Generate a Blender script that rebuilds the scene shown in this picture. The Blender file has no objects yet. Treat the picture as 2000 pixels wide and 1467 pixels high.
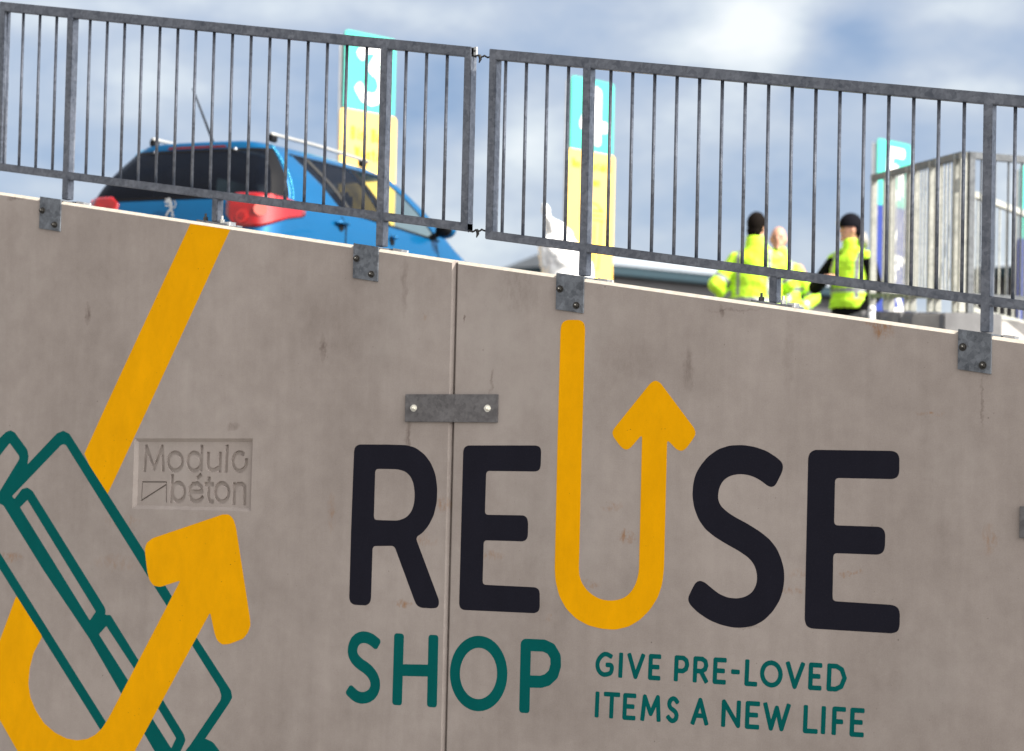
import bpy, bmesh, math, random
from mathutils import Vector, Matrix
from mathutils.geometry import delaunay_2d_cdt
random.seed(7)
scn = bpy.context.scene
COL = scn.collection
R = math.radians

# ------------------------------------------------------------------ survey of the place
# world: X runs along the wall, Y points into the wall, Z is up; the photographer stands at CAM
F = 5000.; PCX, PCY = 1000., 733.5; H = 9.84; EYE = 1.6
CAM = Vector((0, -H, EYE))
_l = Vector((-8000, 32, 5000)).normalized()
AX = -_l
_d = Vector((-.0225, 1, -.0424)); _d = (_d - _d.dot(AX) * AX).normalized()
AZ = -_d
AY = AZ.cross(AX)

def ray(px, py):
    r = Vector((px - PCX, py - PCY, F)) / F
    return Vector((r.dot(AX), r.dot(AY), r.dot(AZ)))
def atY(px, py, y=0.):
    r = ray(px, py)
    return CAM + r * ((y + H) / r.y)
def atD(px, py, d):
    return CAM + ray(px, py) * d
def W2(px, py):                       # a spot on the wall's face, (X, Z)
    p = atY(px, py, 0.)
    return (p.x, p.z)

# ------------------------------------------------------------------ helpers
def tag(o, label=None, cat=None, group=None, kind=None):
    if label: o['label'] = label
    if cat: o['category'] = cat
    if group: o['group'] = group
    if kind: o['kind'] = kind
    return o
def link(name, me, mats, parent=None, loc=None, smooth=False):
    if not isinstance(mats, (list, tuple)): mats = [mats]
    for m in mats: me.materials.append(m)
    o = bpy.data.objects.new(name, me); COL.objects.link(o)
    if parent: o.parent = parent
    if loc: o.location = loc
    if smooth:
        for p in me.polygons: p.use_smooth = True
    return o
def empty(name, loc=(0, 0, 0), rz=0):
    o = bpy.data.objects.new(name, None); COL.objects.link(o)
    o.location = loc; o.rotation_euler = (0, 0, rz); o.empty_display_size = .2
    return o
def copy_tree(o, parent=None):
    c = o.copy(); COL.objects.link(c)
    if parent: c.parent = parent
    for ch in list(o.children): copy_tree(ch, c)
    return c

class MB:
    def __init__(s): s.bm = bmesh.new()
    def box(s, c, d, m=None, mi=0):
        M = Matrix.Translation(Vector(c)) @ (m or Matrix()) @ Matrix.Diagonal((d[0], d[1], d[2], 1))
        g = bmesh.ops.create_cube(s.bm, size=1, matrix=M)
        for v in g['verts']:
            for f in v.link_faces: f.material_index = mi
        return s
    def cyl(s, a, b, r, r2=None, n=12, caps=True, mi=0):
        a = Vector(a); b = Vector(b); d = b - a
        q = d.to_track_quat('Z', 'Y').to_matrix().to_4x4()
        M = Matrix.Translation((a + b) / 2) @ q
        g = bmesh.ops.create_cone(s.bm, cap_ends=caps, segments=n, radius1=r, radius2=r if r2 is None else r2, depth=d.length, matrix=M)
        for v in g['verts']:
            for f in v.link_faces: f.material_index = mi
        return s
    def sph(s, c, r, sc=(1, 1, 1), u=14, v=10, m=None):
        M = Matrix.Translation(Vector(c)) @ (m or Matrix()) @ Matrix.Diagonal((sc[0], sc[1], sc[2], 1))
        bmesh.ops.create_uvsphere(s.bm, u_segments=u, v_segments=v, radius=r, matrix=M)
        return s
    def prism(s, pts, axis_vec):
        vs = [s.bm.verts.new(p) for p in pts]
        ws = [s.bm.verts.new(Vector(p) + Vector(axis_vec)) for p in pts]
        n = len(pts)
        s.bm.faces.new(vs); s.bm.faces.new(ws[::-1])
        for i in range(n): s.bm.faces.new((vs[i], ws[i], ws[(i + 1) % n], vs[(i + 1) % n]))
        return s
    def tube(s, pts, rad, n=10):
        for i in range(len(pts) - 1):
            r0 = rad[i] if isinstance(rad, (list, tuple)) else rad
            r1 = rad[i + 1] if isinstance(rad, (list, tuple)) else rad
            s.cyl(pts[i], pts[i + 1], r0, r1, n, True)
            s.sph(pts[i], r0, u=n, v=8)
        s.sph(pts[-1], rad[-1] if isinstance(rad, (list, tuple)) else rad, u=n, v=8)
        return s
    def loft(s, rings, cap=True):
        rr = [[s.bm.verts.new(p) for p in r] for r in rings]
        n = len(rr[0])
        for a, b in zip(rr[:-1], rr[1:]):
            for i in range(n): s.bm.faces.new((a[i], a[(i + 1) % n], b[(i + 1) % n], b[i]))
        if cap:
            s.bm.faces.new(rr[0][::-1]); s.bm.faces.new(rr[-1])
        return s
    def mesh(s, name, bevel=0, seg=2):
        bmesh.ops.recalc_face_normals(s.bm, faces=s.bm.faces)
        if bevel:
            bmesh.ops.bevel(s.bm, geom=list(s.bm.edges), offset=bevel, segments=seg, affect='EDGES', clamp_overlap=True)
        me = bpy.data.meshes.new(name); s.bm.to_mesh(me); s.bm.free()
        return me
    def build(s, name, mat, parent=None, loc=None, smooth=False, bevel=0, seg=2):
        return link(name, s.mesh(name, bevel, seg), mat, parent, loc, smooth)

def remesh(mb, name, mat, parent, vox=.01, smooth_it=6, smooth=True):
    me = mb.mesh('tmp')
    o = bpy.data.objects.new('tmp', me); COL.objects.link(o)
    m = o.modifiers.new('r', 'REMESH'); m.mode = 'VOXEL'; m.voxel_size = vox
    sm = o.modifiers.new('s', 'SMOOTH'); sm.factor = .5; sm.iterations = smooth_it
    dg = bpy.context.evaluated_depsgraph_get()
    me2 = bpy.data.meshes.new_from_object(o.evaluated_get(dg))
    bpy.data.objects.remove(o); bpy.data.meshes.remove(me)
    me2.name = name; me2.materials.clear()
    return link(name, me2, mat, parent, smooth=smooth)

# ---- plane shapes: polygons merged by a constrained triangulation
def disc(c, r, n=20): return [(c[0] + r * math.cos(2 * math.pi * i / n), c[1] + r * math.sin(2 * math.pi * i / n)) for i in range(n)]
def stroke(pts, w, close=False, sq=.55):
    """polygons whose union is a line of width w; ends are rounded squares"""
    P = []; h = w / 2; n = len(pts)
    idx = range(n if close else n - 1)
    for i in idx:
        a = Vector(pts[i]); b = Vector(pts[(i + 1) % n]); d = b - a
        if d.length < 1e-6: continue
        d.normalize(); nn = Vector((-d.y, d.x)) * h
        P.append([tuple(a - nn), tuple(b - nn), tuple(b + nn), tuple(a + nn)])
    for i in range(n):
        if close or 0 < i < n - 1: P.append(disc(pts[i], h * .999))
    if not close:
        for a, b in ((pts[0], pts[1]), (pts[-1], pts[-2])):
            a = Vector(a); b = Vector(b); d = (a - b).normalized(); nn = Vector((-d.y, d.x))
            r = h * sq; e = []
            c1 = a + d * (h * .85 - r) + nn * (h - r); c2 = a + d * (h * .85 - r) - nn * (h - r)
            e += [tuple(a - nn * h - d * .2 * h)]
            a0 = math.atan2(-nn.y, -nn.x)
            for k in range(6): t = a0 + k / 5 * math.pi / 2; e.append((c2.x + r * math.cos(t), c2.y + r * math.sin(t)))
            a1 = math.atan2(d.y, d.x)
            for k in range(6): t = a1 + k / 5 * math.pi / 2; e.append((c1.x + r * math.cos(t), c1.y + r * math.sin(t)))
            e += [tuple(a + nn * h - d * .2 * h)]
            P.append(e)
    return P
def smoothpoly(pts, it=2):
    for _ in range(it):
        q = []
        for i in range(len(pts)):
            a = Vector(pts[i]); b = Vector(pts[(i + 1) % len(pts)])
            q += [tuple(a.lerp(b, .25)), tuple(a.lerp(b, .75))] if (b - a).length > 1e-4 else [tuple(a)]
        pts = q
    return pts
def roundpoly(pts, r, thr=6):
    """round every corner of a polygon a little (quadratic fillet)"""
    out = []; n = len(pts)
    for i in range(n):
        a, b, c = Vector(pts[i - 1]), Vector(pts[i]), Vector(pts[(i + 1) % n])
        u = a - b; v = c - b
        k = min(r, u.length * .49, v.length * .49)
        p = b + u.normalized() * k; q = b + v.normalized() * k
        for t in (0, .25, .5, .75, 1): out.append(tuple((1 - t) ** 2 * p + 2 * t * (1 - t) * b + t * t * q))
    return out
def cdt(polys):
    vs = []; fs = []
    for p in polys:
        if sum(a[0] * b[1] - b[0] * a[1] for a, b in zip(p, p[1:] + p[:1])) < 0: p = p[::-1]
        k = len(vs); vs += [Vector(q) for q in p]; fs.append(list(range(k, k + len(p))))
    V, E_, Fc, ov, oe, of = delaunay_2d_cdt(vs, [], fs, 0, 1e-6, True)
    return V, Fc, of
def slab(polys, holes, y0, y1, mp=None, name='shape', solid=True):
    """merged outline of polys minus holes as a thin plate: front at y0, back at y1 (local X,Z plane)"""
    mp = mp or (lambda x, z, y: (x, y, z))
    nh = len(polys)
    V, Fc, of = cdt(polys + holes)
    bm = bmesh.new(); fv = {}; bv = {}
    keep = [f for f, o in zip(Fc, of) if o and min(o) < nh and not any(k >= nh for k in o)]
    ed = {}
    for f in keep:
        vv = []
        for i in f:
            if i not in fv: fv[i] = bm.verts.new(mp(V[i].x, V[i].y, y0))
            vv.append(fv[i])
        try: bm.faces.new(vv)
        except ValueError: continue
        for a, b in zip(f, f[1:] + f[:1]):
            k = (min(a, b), max(a, b)); ed.setdefault(k, []).append((a, b))
    for k, l in ed.items():
        if len(l) == 1:
            a, b = l[0]
            for i in (a, b):
                if i not in bv: bv[i] = bm.verts.new(mp(V[i].x, V[i].y, y1))
            try: bm.faces.new((fv[b], fv[a], bv[a], bv[b]))
            except ValueError: pass
    bmesh.ops.dissolve_limit(bm, angle_limit=.002, verts=bm.verts, edges=[e for e in bm.edges if len(e.link_faces) == 2 and all(abs(v.co.y - y0) < 1e-6 for v in e.verts)]) if mp.__code__.co_argcount == 3 and False else None
    bmesh.ops.recalc_face_normals(bm, faces=bm.faces)
    me = bpy.data.meshes.new(name); bm.to_mesh(me); bm.free()
    return me

# ------------------------------------------------------------------ materials
def nt(name):
    m = bpy.data.materials.new(name); m.use_nodes = True
    t = m.node_tree; b = t.nodes['Principled BSDF']
    return m, t, b
def N(t, typ, **kw):
    n = t.nodes.new(typ)
    for k, v in kw.items():
        if k in n.inputs: n.inputs[k].default_value = v
        else: setattr(n, k, v)
    return n
def ramp(t, src, stops):
    n = t.nodes.new('ShaderNodeValToRGB'); e = n.color_ramp.elements
    while len(e) < len(stops): e.new(.5)
    for i, (p, c) in enumerate(stops):
        e[i].position = p; e[i].color = c if len(c) == 4 else (*c, 1)
    t.links.new(src, n.inputs[0]); return n
def plain(name, col, rough=.5, metal=0., spec=.5, var=.12, scale=8., bump=0., coat=0., alpha=1., trans=0.):
    m, t, b = nt(name)
    tc = N(t, 'ShaderNodeTexCoord'); no = N(t, 'ShaderNodeTexNoise', Scale=scale, Detail=6., Roughness=.6)
    t.links.new(tc.outputs['Object'], no.inputs['Vector'])
    lo = tuple(c * (1 - var) for c in col); hi = tuple(min(1, c * (1 + var)) for c in col)
    r = ramp(t, no.outputs[0], [(.3, lo), (.7, hi)])
    t.links.new(r.outputs[0], b.inputs['Base Color'])
    b.inputs['Roughness'].default_value = rough; b.inputs['Metallic'].default_value = metal
    b.inputs['Specular IOR Level'].default_value = spec; b.inputs['Coat Weight'].default_value = coat
    b.inputs['Coat Roughness'].default_value = .05
    b.inputs['Transmission Weight'].default_value = trans; b.inputs['Alpha'].default_value = alpha
    if bump:
        bp = N(t, 'ShaderNodeBump', Strength=bump, Distance=.005)
        t.links.new(no.outputs[0], bp.inputs['Height']); t.links.new(bp.outputs[0], b.inputs['Normal'])
    return m

STAINS = [  # px, py, half width, half height (photo px), strength, kind
    (1225, 1050, 16, 14, .8, 'r'), (1195, 990, 20, 10, .45, 'r'), (1150, 1140, 22, 8, .5, 'r'), (1662, 1120, 24, 6, .9, 'r'),
    (1545, 1152, 24, 8, .5, 'r'), (1560, 1122, 22, 10, .3, 'r'), (860, 985, 22, 14, .45, 'r'), (785, 1178, 20, 6, .7, 'r'),
    (1072, 1206, 7, 9, .6, 'r'), (960, 1085, 26, 9, .4, 'r'), (20, 1088, 24, 10, .6, 'r'), (830, 1055, 26, 14, .3, 'r'),
    (648, 1000, 8, 40, .35, 'r'), (1932, 1055, 14, 30, .45, 'r'), (1725, 645, 22, 22, .7, 'r'), (1715, 632, 30, 7, .8, 'r'), (830, 622, 5, 7, .4, 'r'),
    (907, 622, 2.5, 7, .9, 'k'), (172, 612, 5, 24, .65, 'k'), (630, 680, 7, 26, .6, 'k'), (790, 560, 6, 60, .35, 'k'),
    (1410, 608, 4, 14, .6, 'k'), (1440, 605, 60, 2.5, .35, 'k'), (1815, 808, 28, 3.5, .5, 'r'), (1920, 780, 3, 55, .6, 'k'),
    (35, 384, 22, 7, .8, 'k'), (1345, 720, 9, 45, .4, 'k'), (797, 860, 5, 45, .55, 'k'), (960, 745, 3, 26, .5, 'k'),
    (1230, 705, 60, 40, .16, 'k'), (1010, 560, 40, 60, .28, 'k'), (640, 650, 60, 90, .12, 'k'), (455, 833, 12, 8, .5, 'k'),
    (1460, 1225, 26, 3, .4, 'k'), (240, 1020, 35, 14, .3, 'r'), (230, 1100, 50, 16, .25, 'r'), (1540, 690, 10, 80, .2, 'k'),
]
def concrete_wall(name, stains=True, base=((.285, .245, .222), (.415, .365, .335))):
    m, t, b = nt(name); L = t.links
    tc = N(t, 'ShaderNodeTexCoord')
    def noise(scale, detail=5., rough=.55, vec=None, sc=None):
        mp = N(t, 'ShaderNodeMapping'); L.new(tc.outputs['Object'], mp.inputs[0])
        if sc: mp.inputs['Scale'].default_value = sc
        n = N(t, 'ShaderNodeTexNoise', Scale=scale, Detail=detail, Roughness=rough); L.new(mp.outputs[0], n.inputs['Vector'])
        return n.outputs[0]
    big = noise(1.1, 6., .6); streak = noise(2.2, 8., .65, sc=(6, 6, .45)); fine = noise(170., 3., .8); mid = noise(9., 7., .65)
    def mth(op, a, bb, c=None):
        n = t.nodes.new('ShaderNodeMath'); n.operation = op
        for i, v in enumerate((a, bb, c)):
            if v is None: continue
            if isinstance(v, (int, float)): n.inputs[i].default_value = v
            else: L.new(v, n.inputs[i])
        return n.outputs[0]
    s = mth('MULTIPLY', big, .42); s = mth('MULTIPLY_ADD', streak, .16, s); s = mth('MULTIPLY_ADD', mid, .26, s); s = mth('MULTIPLY_ADD', fine, .26, s)
    col = ramp(t, s, [(.42, base[0]), (.66, base[1])]).outputs[0]
    # pale efflorescence clouds and dark bug holes
    def mix(fac, a, c, mode='MIX'):
        n = t.nodes.new('ShaderNodeMix'); n.data_type = 'RGBA'; n.blend_type = mode
        if isinstance(fac, (int, float)): n.inputs[0].default_value = fac
        else: L.new(fac, n.inputs[0])
        for i, v in ((6, a), (7, c)):
            if isinstance(v, tuple): n.inputs[i].default_value = (*v, 1)
            else: L.new(v, n.inputs[i])
        return n.outputs[2]
    bl = ramp(t, noise(.9, 7., .7, sc=(1, 1, .8)), [(.52, (0, 0, 0)), (.68, (1, 1, 1))]).outputs[0]
    col = mix(mth('MULTIPLY', bl, .35), col, (.47, .43, .40))
    vo = N(t, 'ShaderNodeTexVoronoi', Scale=9.); L.new(tc.outputs['Object'], vo.inputs['Vector'])
    pit = ramp(t, vo.outputs['Distance'], [(.022, (1, 1, 1)), (.04, (0, 0, 0))]).outputs[0]
    pit = mth('MULTIPLY', pit, ramp(t, noise(3., 2.), [(.5, (0, 0, 0)), (.56, (1, 1, 1))]).outputs[0])
    col = mix(mth('MULTIPLY', pit, .6), col, (.09, .07, .065))
    v2 = N(t, 'ShaderNodeTexVoronoi', Scale=30.); L.new(tc.outputs['Object'], v2.inputs['Vector'])
    p2 = ramp(t, v2.outputs['Distance'], [(.04, (1, 1, 1)), (.07, (0, 0, 0))]).outputs[0]
    p2 = mth('MULTIPLY', p2, ramp(t, noise(5., 3.), [(.52, (0, 0, 0)), (.60, (1, 1, 1))]).outputs[0])
    col = mix(mth('MULTIPLY', p2, .55), col, (.10, .08, .075))
    if stains:
        sx = N(t, 'ShaderNodeSeparateXYZ')
        wv = N(t, 'ShaderNodeTexNoise', Scale=16., Detail=5., Roughness=.7); L.new(tc.outputs['Object'], wv.inputs['Vector'])
        v1 = N(t, 'ShaderNodeVectorMath', operation='MULTIPLY_ADD'); v1.inputs[1].default_value = (.07, 0, .07); L.new(wv.outputs['Color'], v1.inputs[0]); L.new(tc.outputs['Object'], v1.inputs[2])
        L.new(v1.outputs[0], sx.inputs[0]); X_, Z_ = sx.outputs[0], sx.outputs[2]
        speck = ramp(t, noise(26., 6., .75, sc=(1.6, 1, .7)), [(.44, (0, 0, 0)), (.62, (1, 1, 1))]).outputs[0]
        acc = {'r': None, 'k': None}
        for (px, py, hw, hh, st, kd) in STAINS:
            x0, z0 = W2(px, py); x1, _ = W2(px + hw, py); _, z1 = W2(px, py - hh)
            a = mth('MULTIPLY', mth('SUBTRACT', X_, x0 + .035), 1 / abs(x1 - x0)); c = mth('MULTIPLY', mth('SUBTRACT', Z_, z0 + .035), 1 / abs(z1 - z0))
            d = mth('ADD', mth('MULTIPLY', a, a), mth('MULTIPLY', c, c))
            g = mth('MULTIPLY', mth('MAXIMUM', mth('SUBTRACT', 1.3, d), 0), st)
            acc[kd] = g if acc[kd] is None else mth('ADD', acc[kd], g)
        rf = mth('MINIMUM', mth('MULTIPLY', acc['r'], speck), .75)
        col = mix(rf, col, (.30, .15, .06))
        kf = mth('MINIMUM', mth('MULTIPLY', acc['k'], mth('MULTIPLY_ADD', speck, .6, .35)), .7)
        col = mix(kf, col, (.12, .085, .07))
    L.new(col, b.inputs['Base Color'])
    b.inputs['Roughness'].default_value = .88; b.inputs['Specular IOR Level'].default_value = .25
    bp = N(t, 'ShaderNodeBump', Strength=.25, Distance=.004); L.new(s, bp.inputs['Height']); L.new(bp.outputs[0], b.inputs['Normal'])
    return m

def galv(name, lo, hi, metal=.55, rough=.55):
    m, t, b = nt(name); L = t.links
    tc = N(t, 'ShaderNodeTexCoord')
    vo = N(t, 'ShaderNodeTexVoronoi', Scale=55.); no = N(t, 'ShaderNodeTexNoise', Scale=9., Detail=8., Roughness=.7)
    n2 = N(t, 'ShaderNodeTexNoise', Scale=70., Detail=5., Roughness=.7)
    for n in (vo, no, n2): L.new(tc.outputs['Object'], n.inputs['Vector'])
    sp = N(t, 'ShaderNodeSeparateColor'); L.new(vo.outputs['Color'], sp.inputs[0])
    a = N(t, 'ShaderNodeMath', operation='MULTIPLY_ADD'); L.new(sp.outputs[0], a.inputs[0]); a.inputs[1].default_value = .22; L.new(no.outputs[0], a.inputs[2])
    a2 = N(t, 'ShaderNodeMath', operation='MULTIPLY_ADD'); L.new(n2.outputs[0], a2.inputs[0]); a2.inputs[1].default_value = .3; L.new(a.outputs[0], a2.inputs[2])
    r = ramp(t, a2.outputs[0], [(.5, lo), (1., hi)]); L.new(r.outputs[0], b.inputs['Base Color'])
    b.inputs['Metallic'].default_value = metal
    rr = ramp(t, no.outputs[0], [(.3, (rough - .1,) * 3), (.7, (rough + .15,) * 3)]); L.new(rr.outputs[0], b.inputs['Roughness'])
    bp = N(t, 'ShaderNodeBump', Strength=.12, Distance=.002); L.new(n2.outputs[0], bp.inputs['Height']); L.new(bp.outputs[0], b.inputs['Normal'])
    return m

M = {}
M['wall'] = concrete_wall('precast_concrete')
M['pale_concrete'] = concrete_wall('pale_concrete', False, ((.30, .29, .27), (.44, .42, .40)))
M['block_concrete'] = concrete_wall('block_concrete', False, ((.16, .16, .165), (.26, .26, .265)))
M['arris'] = plain('worn_top_arris', (.46, .42, .365), .85, var=.15, scale=30, bump=.3)  # top chamfer paler than the wall: sunlight put into its colour
M['deck'] = plain('deck_asphalt', (.09, .09, .092), .9, var=.3, scale=20, bump=.3)
M['ground'] = plain('yard_concrete', (.15, .145, .14), .92, var=.3, scale=6, bump=.3)
M['galv'] = galv('galvanised_steel', (.085, .098, .125), (.23, .25, .29), .62, .40)
M['galv_light'] = galv('bright_galvanised_steel', (.34, .36, .38), (.60, .62, .63), .3, .5)
M['bolt'] = plain('bolt_steel', (.05, .048, .045), .4, .6)
M['bolt_bright'] = plain('zinc_bolt', (.75, .74, .68), .3, .7)
M['dark_paint'] = plain('navy_paint', (.013, .013, .022), .55, spec=.1, var=.25, scale=14, bump=.1)
M['yellow_paint'] = plain('yellow_paint', (.77, .355, .0), .6, spec=.05, var=.07, scale=5, bump=.1)
M['teal_paint'] = plain('teal_paint', (.0, .075, .066), .6, spec=.06, var=.12, scale=9, bump=.1)
M['wire'] = plain('tie_wire', (.03, .03, .03), .6, .3)

def wall_paint(name, col, wear):
    m, t, b = nt(name); L = t.links
    tc = N(t, 'ShaderNodeTexCoord')
    def nz(sc, d=5., r=.6, mp=None):
        q = N(t, 'ShaderNodeMapping'); L.new(tc.outputs['Object'], q.inputs[0])
        if mp: q.inputs['Scale'].default_value = mp
        n = N(t, 'ShaderNodeTexNoise', Scale=sc, Detail=d, Roughness=r); L.new(q.outputs[0], n.inputs['Vector']); return n.outputs[0]
    r = ramp(t, nz(7., 8., .7, (1, 1, .5)), [(.3, tuple(c * .90 for c in col)), (.7, tuple(min(1, c * 1.08) for c in col))]).outputs[0]
    def mixc(f, a, c):
        n = t.nodes.new('ShaderNodeMix'); n.data_type = 'RGBA'; L.new(f, n.inputs[0]); L.new(a, n.inputs[6]); n.inputs[7].default_value = (*c, 1); return n.outputs[2]
    vo = N(t, 'ShaderNodeTexVoronoi', Scale=26.); L.new(tc.outputs['Object'], vo.inputs['Vector'])
    mu = N(t, 'ShaderNodeMath', operation='MULTIPLY')
    L.new(ramp(t, vo.outputs['Distance'], [(.04, (.7,) * 3), (.075, (0,) * 3)]).outputs[0], mu.inputs[0]); L.new(ramp(t, nz(6., 3.), [(.5, (0,) * 3), (.58, (1,) * 3)]).outputs[0], mu.inputs[1])
    r = mixc(mu.outputs[0], r, (.02, .017, .016))
    gr = ramp(t, nz(150., 3., .8), [(.55, (0,) * 3), (.8, (.5,) * 3)]).outputs[0]
    r = mixc(gr, r, wear)
    L.new(r, b.inputs['Base Color']); b.inputs['Roughness'].default_value = .65; b.inputs['Specular IOR Level'].default_value = .06
    bp = N(t, 'ShaderNodeBump', Strength=.2, Distance=.003); L.new(nz(120., 4., .7), bp.inputs['Height']); L.new(bp.outputs[0], b.inputs['Normal'])
    return m
M['dark_paint'] = wall_paint('navy_wall_paint', (.013, .013, .021), (.04, .038, .045))
M['yellow_paint'] = wall_paint('yellow_wall_paint', (.88, .41, .0), (.70, .34, .01))
M['teal_paint'] = wall_paint('teal_wall_paint', (.0, .105, .100), (.01, .14, .13))

# ------------------------------------------------------------------ wall panels
def topz_line(p, q):                  # straight slope through two photo points on the face
    a = W2(*p); b = W2(*q); s = (b[1] - a[1]) / (b[0] - a[0])
    return lambda x: a[1] + (x - a[0]) * s
TOPA = topz_line((0, 375), (890, 508)); TOPB = topz_line((893, 509), (2000, 664.5))
JX = W2(880, 900)[0]
THK = .20; CH = .013

def build_panel(x0, x1, ztop, carve=None):
    """precast panel: chamfered front edges, optional levels carved into the face; carve = [(polygons, depth)...]"""
    out = [(x0, 0.), (x1, 0.), (x1, ztop(x1)), (x0, ztop(x0))]
    inn = [(x0 + CH, 0.), (x1 - CH, 0.), (x1 - CH, ztop(x1 - CH) - CH * 1.15), (x0 + CH, ztop(x0 + CH) - CH * 1.15)]
    bm = bmesh.new()
    O = [bm.verts.new((x, CH, z)) for x, z in out]; B = [bm.verts.new((x, THK, z)) for x, z in out]
    I = [bm.verts.new((x, 0, z)) for x, z in inn]
    for i in range(4):
        j = (i + 1) % 4
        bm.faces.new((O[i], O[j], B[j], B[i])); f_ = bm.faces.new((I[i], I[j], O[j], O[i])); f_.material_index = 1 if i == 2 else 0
    bm.faces.new(B)
    polys = [inn]; lev = [0.]
    for ps, d in (carve or []):
        for p in ps: polys.append(p); lev.append(d)
    V, Fc, of = cdt(polys)
    vert = {}
    def gv(i, y):
        k = (i, round(y, 6))
        if k not in vert: vert[k] = bm.verts.new((V[i].x, y, V[i].y))
        return vert[k]
    ed = {}
    for f, o in zip(Fc, of):
        if not o: continue
        y = max(lev[k] for k in o)
        try: bm.faces.new([gv(i, y) for i in f])
        except ValueError: continue
        for a, b in zip(f, f[1:] + f[:1]): ed.setdefault((min(a, b), max(a, b)), []).append(y)
    for (a, b), ys in ed.items():
        if len(ys) == 2 and abs(ys[0] - ys[1]) > 1e-6:
            try: bm.faces.new((gv(a, ys[0]), gv(b, ys[0]), gv(b, ys[1]), gv(a, ys[1])))
            except ValueError: pass
    bmesh.ops.remove_doubles(bm, verts=bm.verts, dist=1e-5)
    bmesh.ops.recalc_face_normals(bm, faces=bm.faces)
    return bm

# the maker's name cast into the left panel
def C2(x, y): return W2(240 + x / 7.1429, 830 + y / 7.1429)
def cpoly(f, pts): return [f(*p) for p in pts]
rec = cpoly(C2, [(163, 188), (1812, 188), (1782, 1205), (128, 1168)])
ww = .021
def cs(pts, w=ww, close=False): return stroke([C2(240 + (p[0] - 240) * .955, p[1]) for p in pts], w, close, .4)
def ell(cx, cy, rx, ry, a0=0, a1=360, n=22):
    return [(cx + rx * math.cos(R(a0 + (a1 - a0) * i / n)), cy + ry * math.sin(R(a0 + (a1 - a0) * i / n))) for i in range(n + (0 if abs(a1 - a0) >= 360 else 1))]
eng = []
for p in ([(275, 630), (300, 300), (410, 610), (530, 300), (545, 630)], [(1110, 300), (1098, 620)], [(1205, 400), (1200, 570), (1225, 620), (1290, 632), (1345, 600)],
          [(1380, 400), (1370, 640)], [(1480, 300), (1465, 640)], [(680, 710), (660, 1065)],
          [(945, 930), (1110, 932), (1100, 860), (1050, 815), (980, 825), (935, 880), (928, 960), (955, 1040), (1020, 1068), (1085, 1050), (1115, 1010)],
          [(1050, 740), (1090, 700)], [(1215, 745), (1205, 1010), (1225, 1062), (1265, 1070)], [(1160, 825), (1265, 828)],
          [(1585, 825), (1578, 1090)], [(1590, 870), (1640, 825), (1700, 822), (1738, 860), (1735, 1095)]):
    eng += cs(p)
eng += cs(ell(722, 510, 105, 125), close=True) + cs(ell(1000, 512, 98, 125), close=True)
eng += cs(ell(1662, 512, 100, 128, -10, 300)) + cs(ell(768, 935, 90, 130), close=True) + cs(ell(1405, 940, 98, 130), close=True)
eng += cs([(240, 795), (590, 795), (590, 1075)], .007) + cs([(240, 800), (228, 1040)], .006) + cs([(225, 1055), (585, 835)], .0075)
# recess: a sloping rim drawn as steps of small depth would band, so a real bevel ring is added below
RD = .017
def inset(poly, k):
    c = (sum(p[0] for p in poly) / 4, sum(p[1] for p in poly) / 4); o = []
    for x, z in poly: o.append((x + (k if x < c[0] else -k), z + (k if z < c[1] else -k)))
    return o
rin = inset(rec, RD)
bm = build_panel(-10.6, JX - .004, TOPA, [([rec], -1.), ([rin], RD), (eng, RD + .013)])
# the ring between rec and rin was made at level -1..0 -> replace: drop its flat faces and add the slope
ring = [f for f in bm.faces if all(rec_in for rec_in in [True]) and abs(f.normal.y) > .9 and
        min(p[0] for p in rec) - 1e-4 < f.calc_center_median().x < max(p[0] for p in rec) + 1e-4 and
        min(p[1] for p in rec) - 1e-4 < f.calc_center_median().z < max(p[1] for p in rec) + 1e-4 and abs(f.calc_center_median().y) < 1e-5]
riser = [f for f in bm.faces if abs(f.normal.y) < .1 and all(v.co.y in (0., ) or abs(v.co.y - RD) < 1e-6 or abs(v.co.y) < 1e-6 for v in f.verts) and any(abs(v.co.y - RD) < 1e-6 for v in f.verts)]
def inside(x, z, poly):
    s = 0
    for (x0, z0), (x1, z1) in zip(poly, poly[1:] + poly[:1]): s += 1 if (x1 - x0) * (z - z0) - (z1 - z0) * (x - x0) > -1e-9 else -1
    return abs(s) == 4
ring = [f for f in ring if inside(f.calc_center_median().x, f.calc_center_median().z, rec)]
bmesh.ops.delete(bm, geom=ring + riser, context='FACES')
ro = [bm.verts.new((x, 0, z)) for x, z in rec]; ri = [bm.verts.new((x, RD, z)) for x, z in rin]
for i in range(4): bm.faces.new((ro[i], ro[(i + 1) % 4], ri[(i + 1) % 4], ri[i]))
bmesh.ops.remove_doubles(bm, verts=bm.verts, dist=1e-4)
bmesh.ops.recalc_face_normals(bm, faces=bm.faces)
me = bpy.data.meshes.new('wall_panel'); bm.to_mesh(me); bm.free()
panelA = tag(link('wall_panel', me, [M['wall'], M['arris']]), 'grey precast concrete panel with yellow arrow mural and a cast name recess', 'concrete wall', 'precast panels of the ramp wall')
bm = build_panel(JX + .005, -3.10, TOPB)
me = bpy.data.meshes.new('wall_panel'); bm.to_mesh(me); bm.free()
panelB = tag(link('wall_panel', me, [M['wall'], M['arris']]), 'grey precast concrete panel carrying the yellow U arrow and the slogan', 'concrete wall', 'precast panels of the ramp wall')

def paint(parent, name, polys, holes, y, mat, label=None):
    o = link(name, slab(polys, holes, -y, 0.0, name=name), M[mat], parent)
    if label: o['label'] = label
    return o
YN, YT, YY = .0004, .0005, .0009

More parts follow.
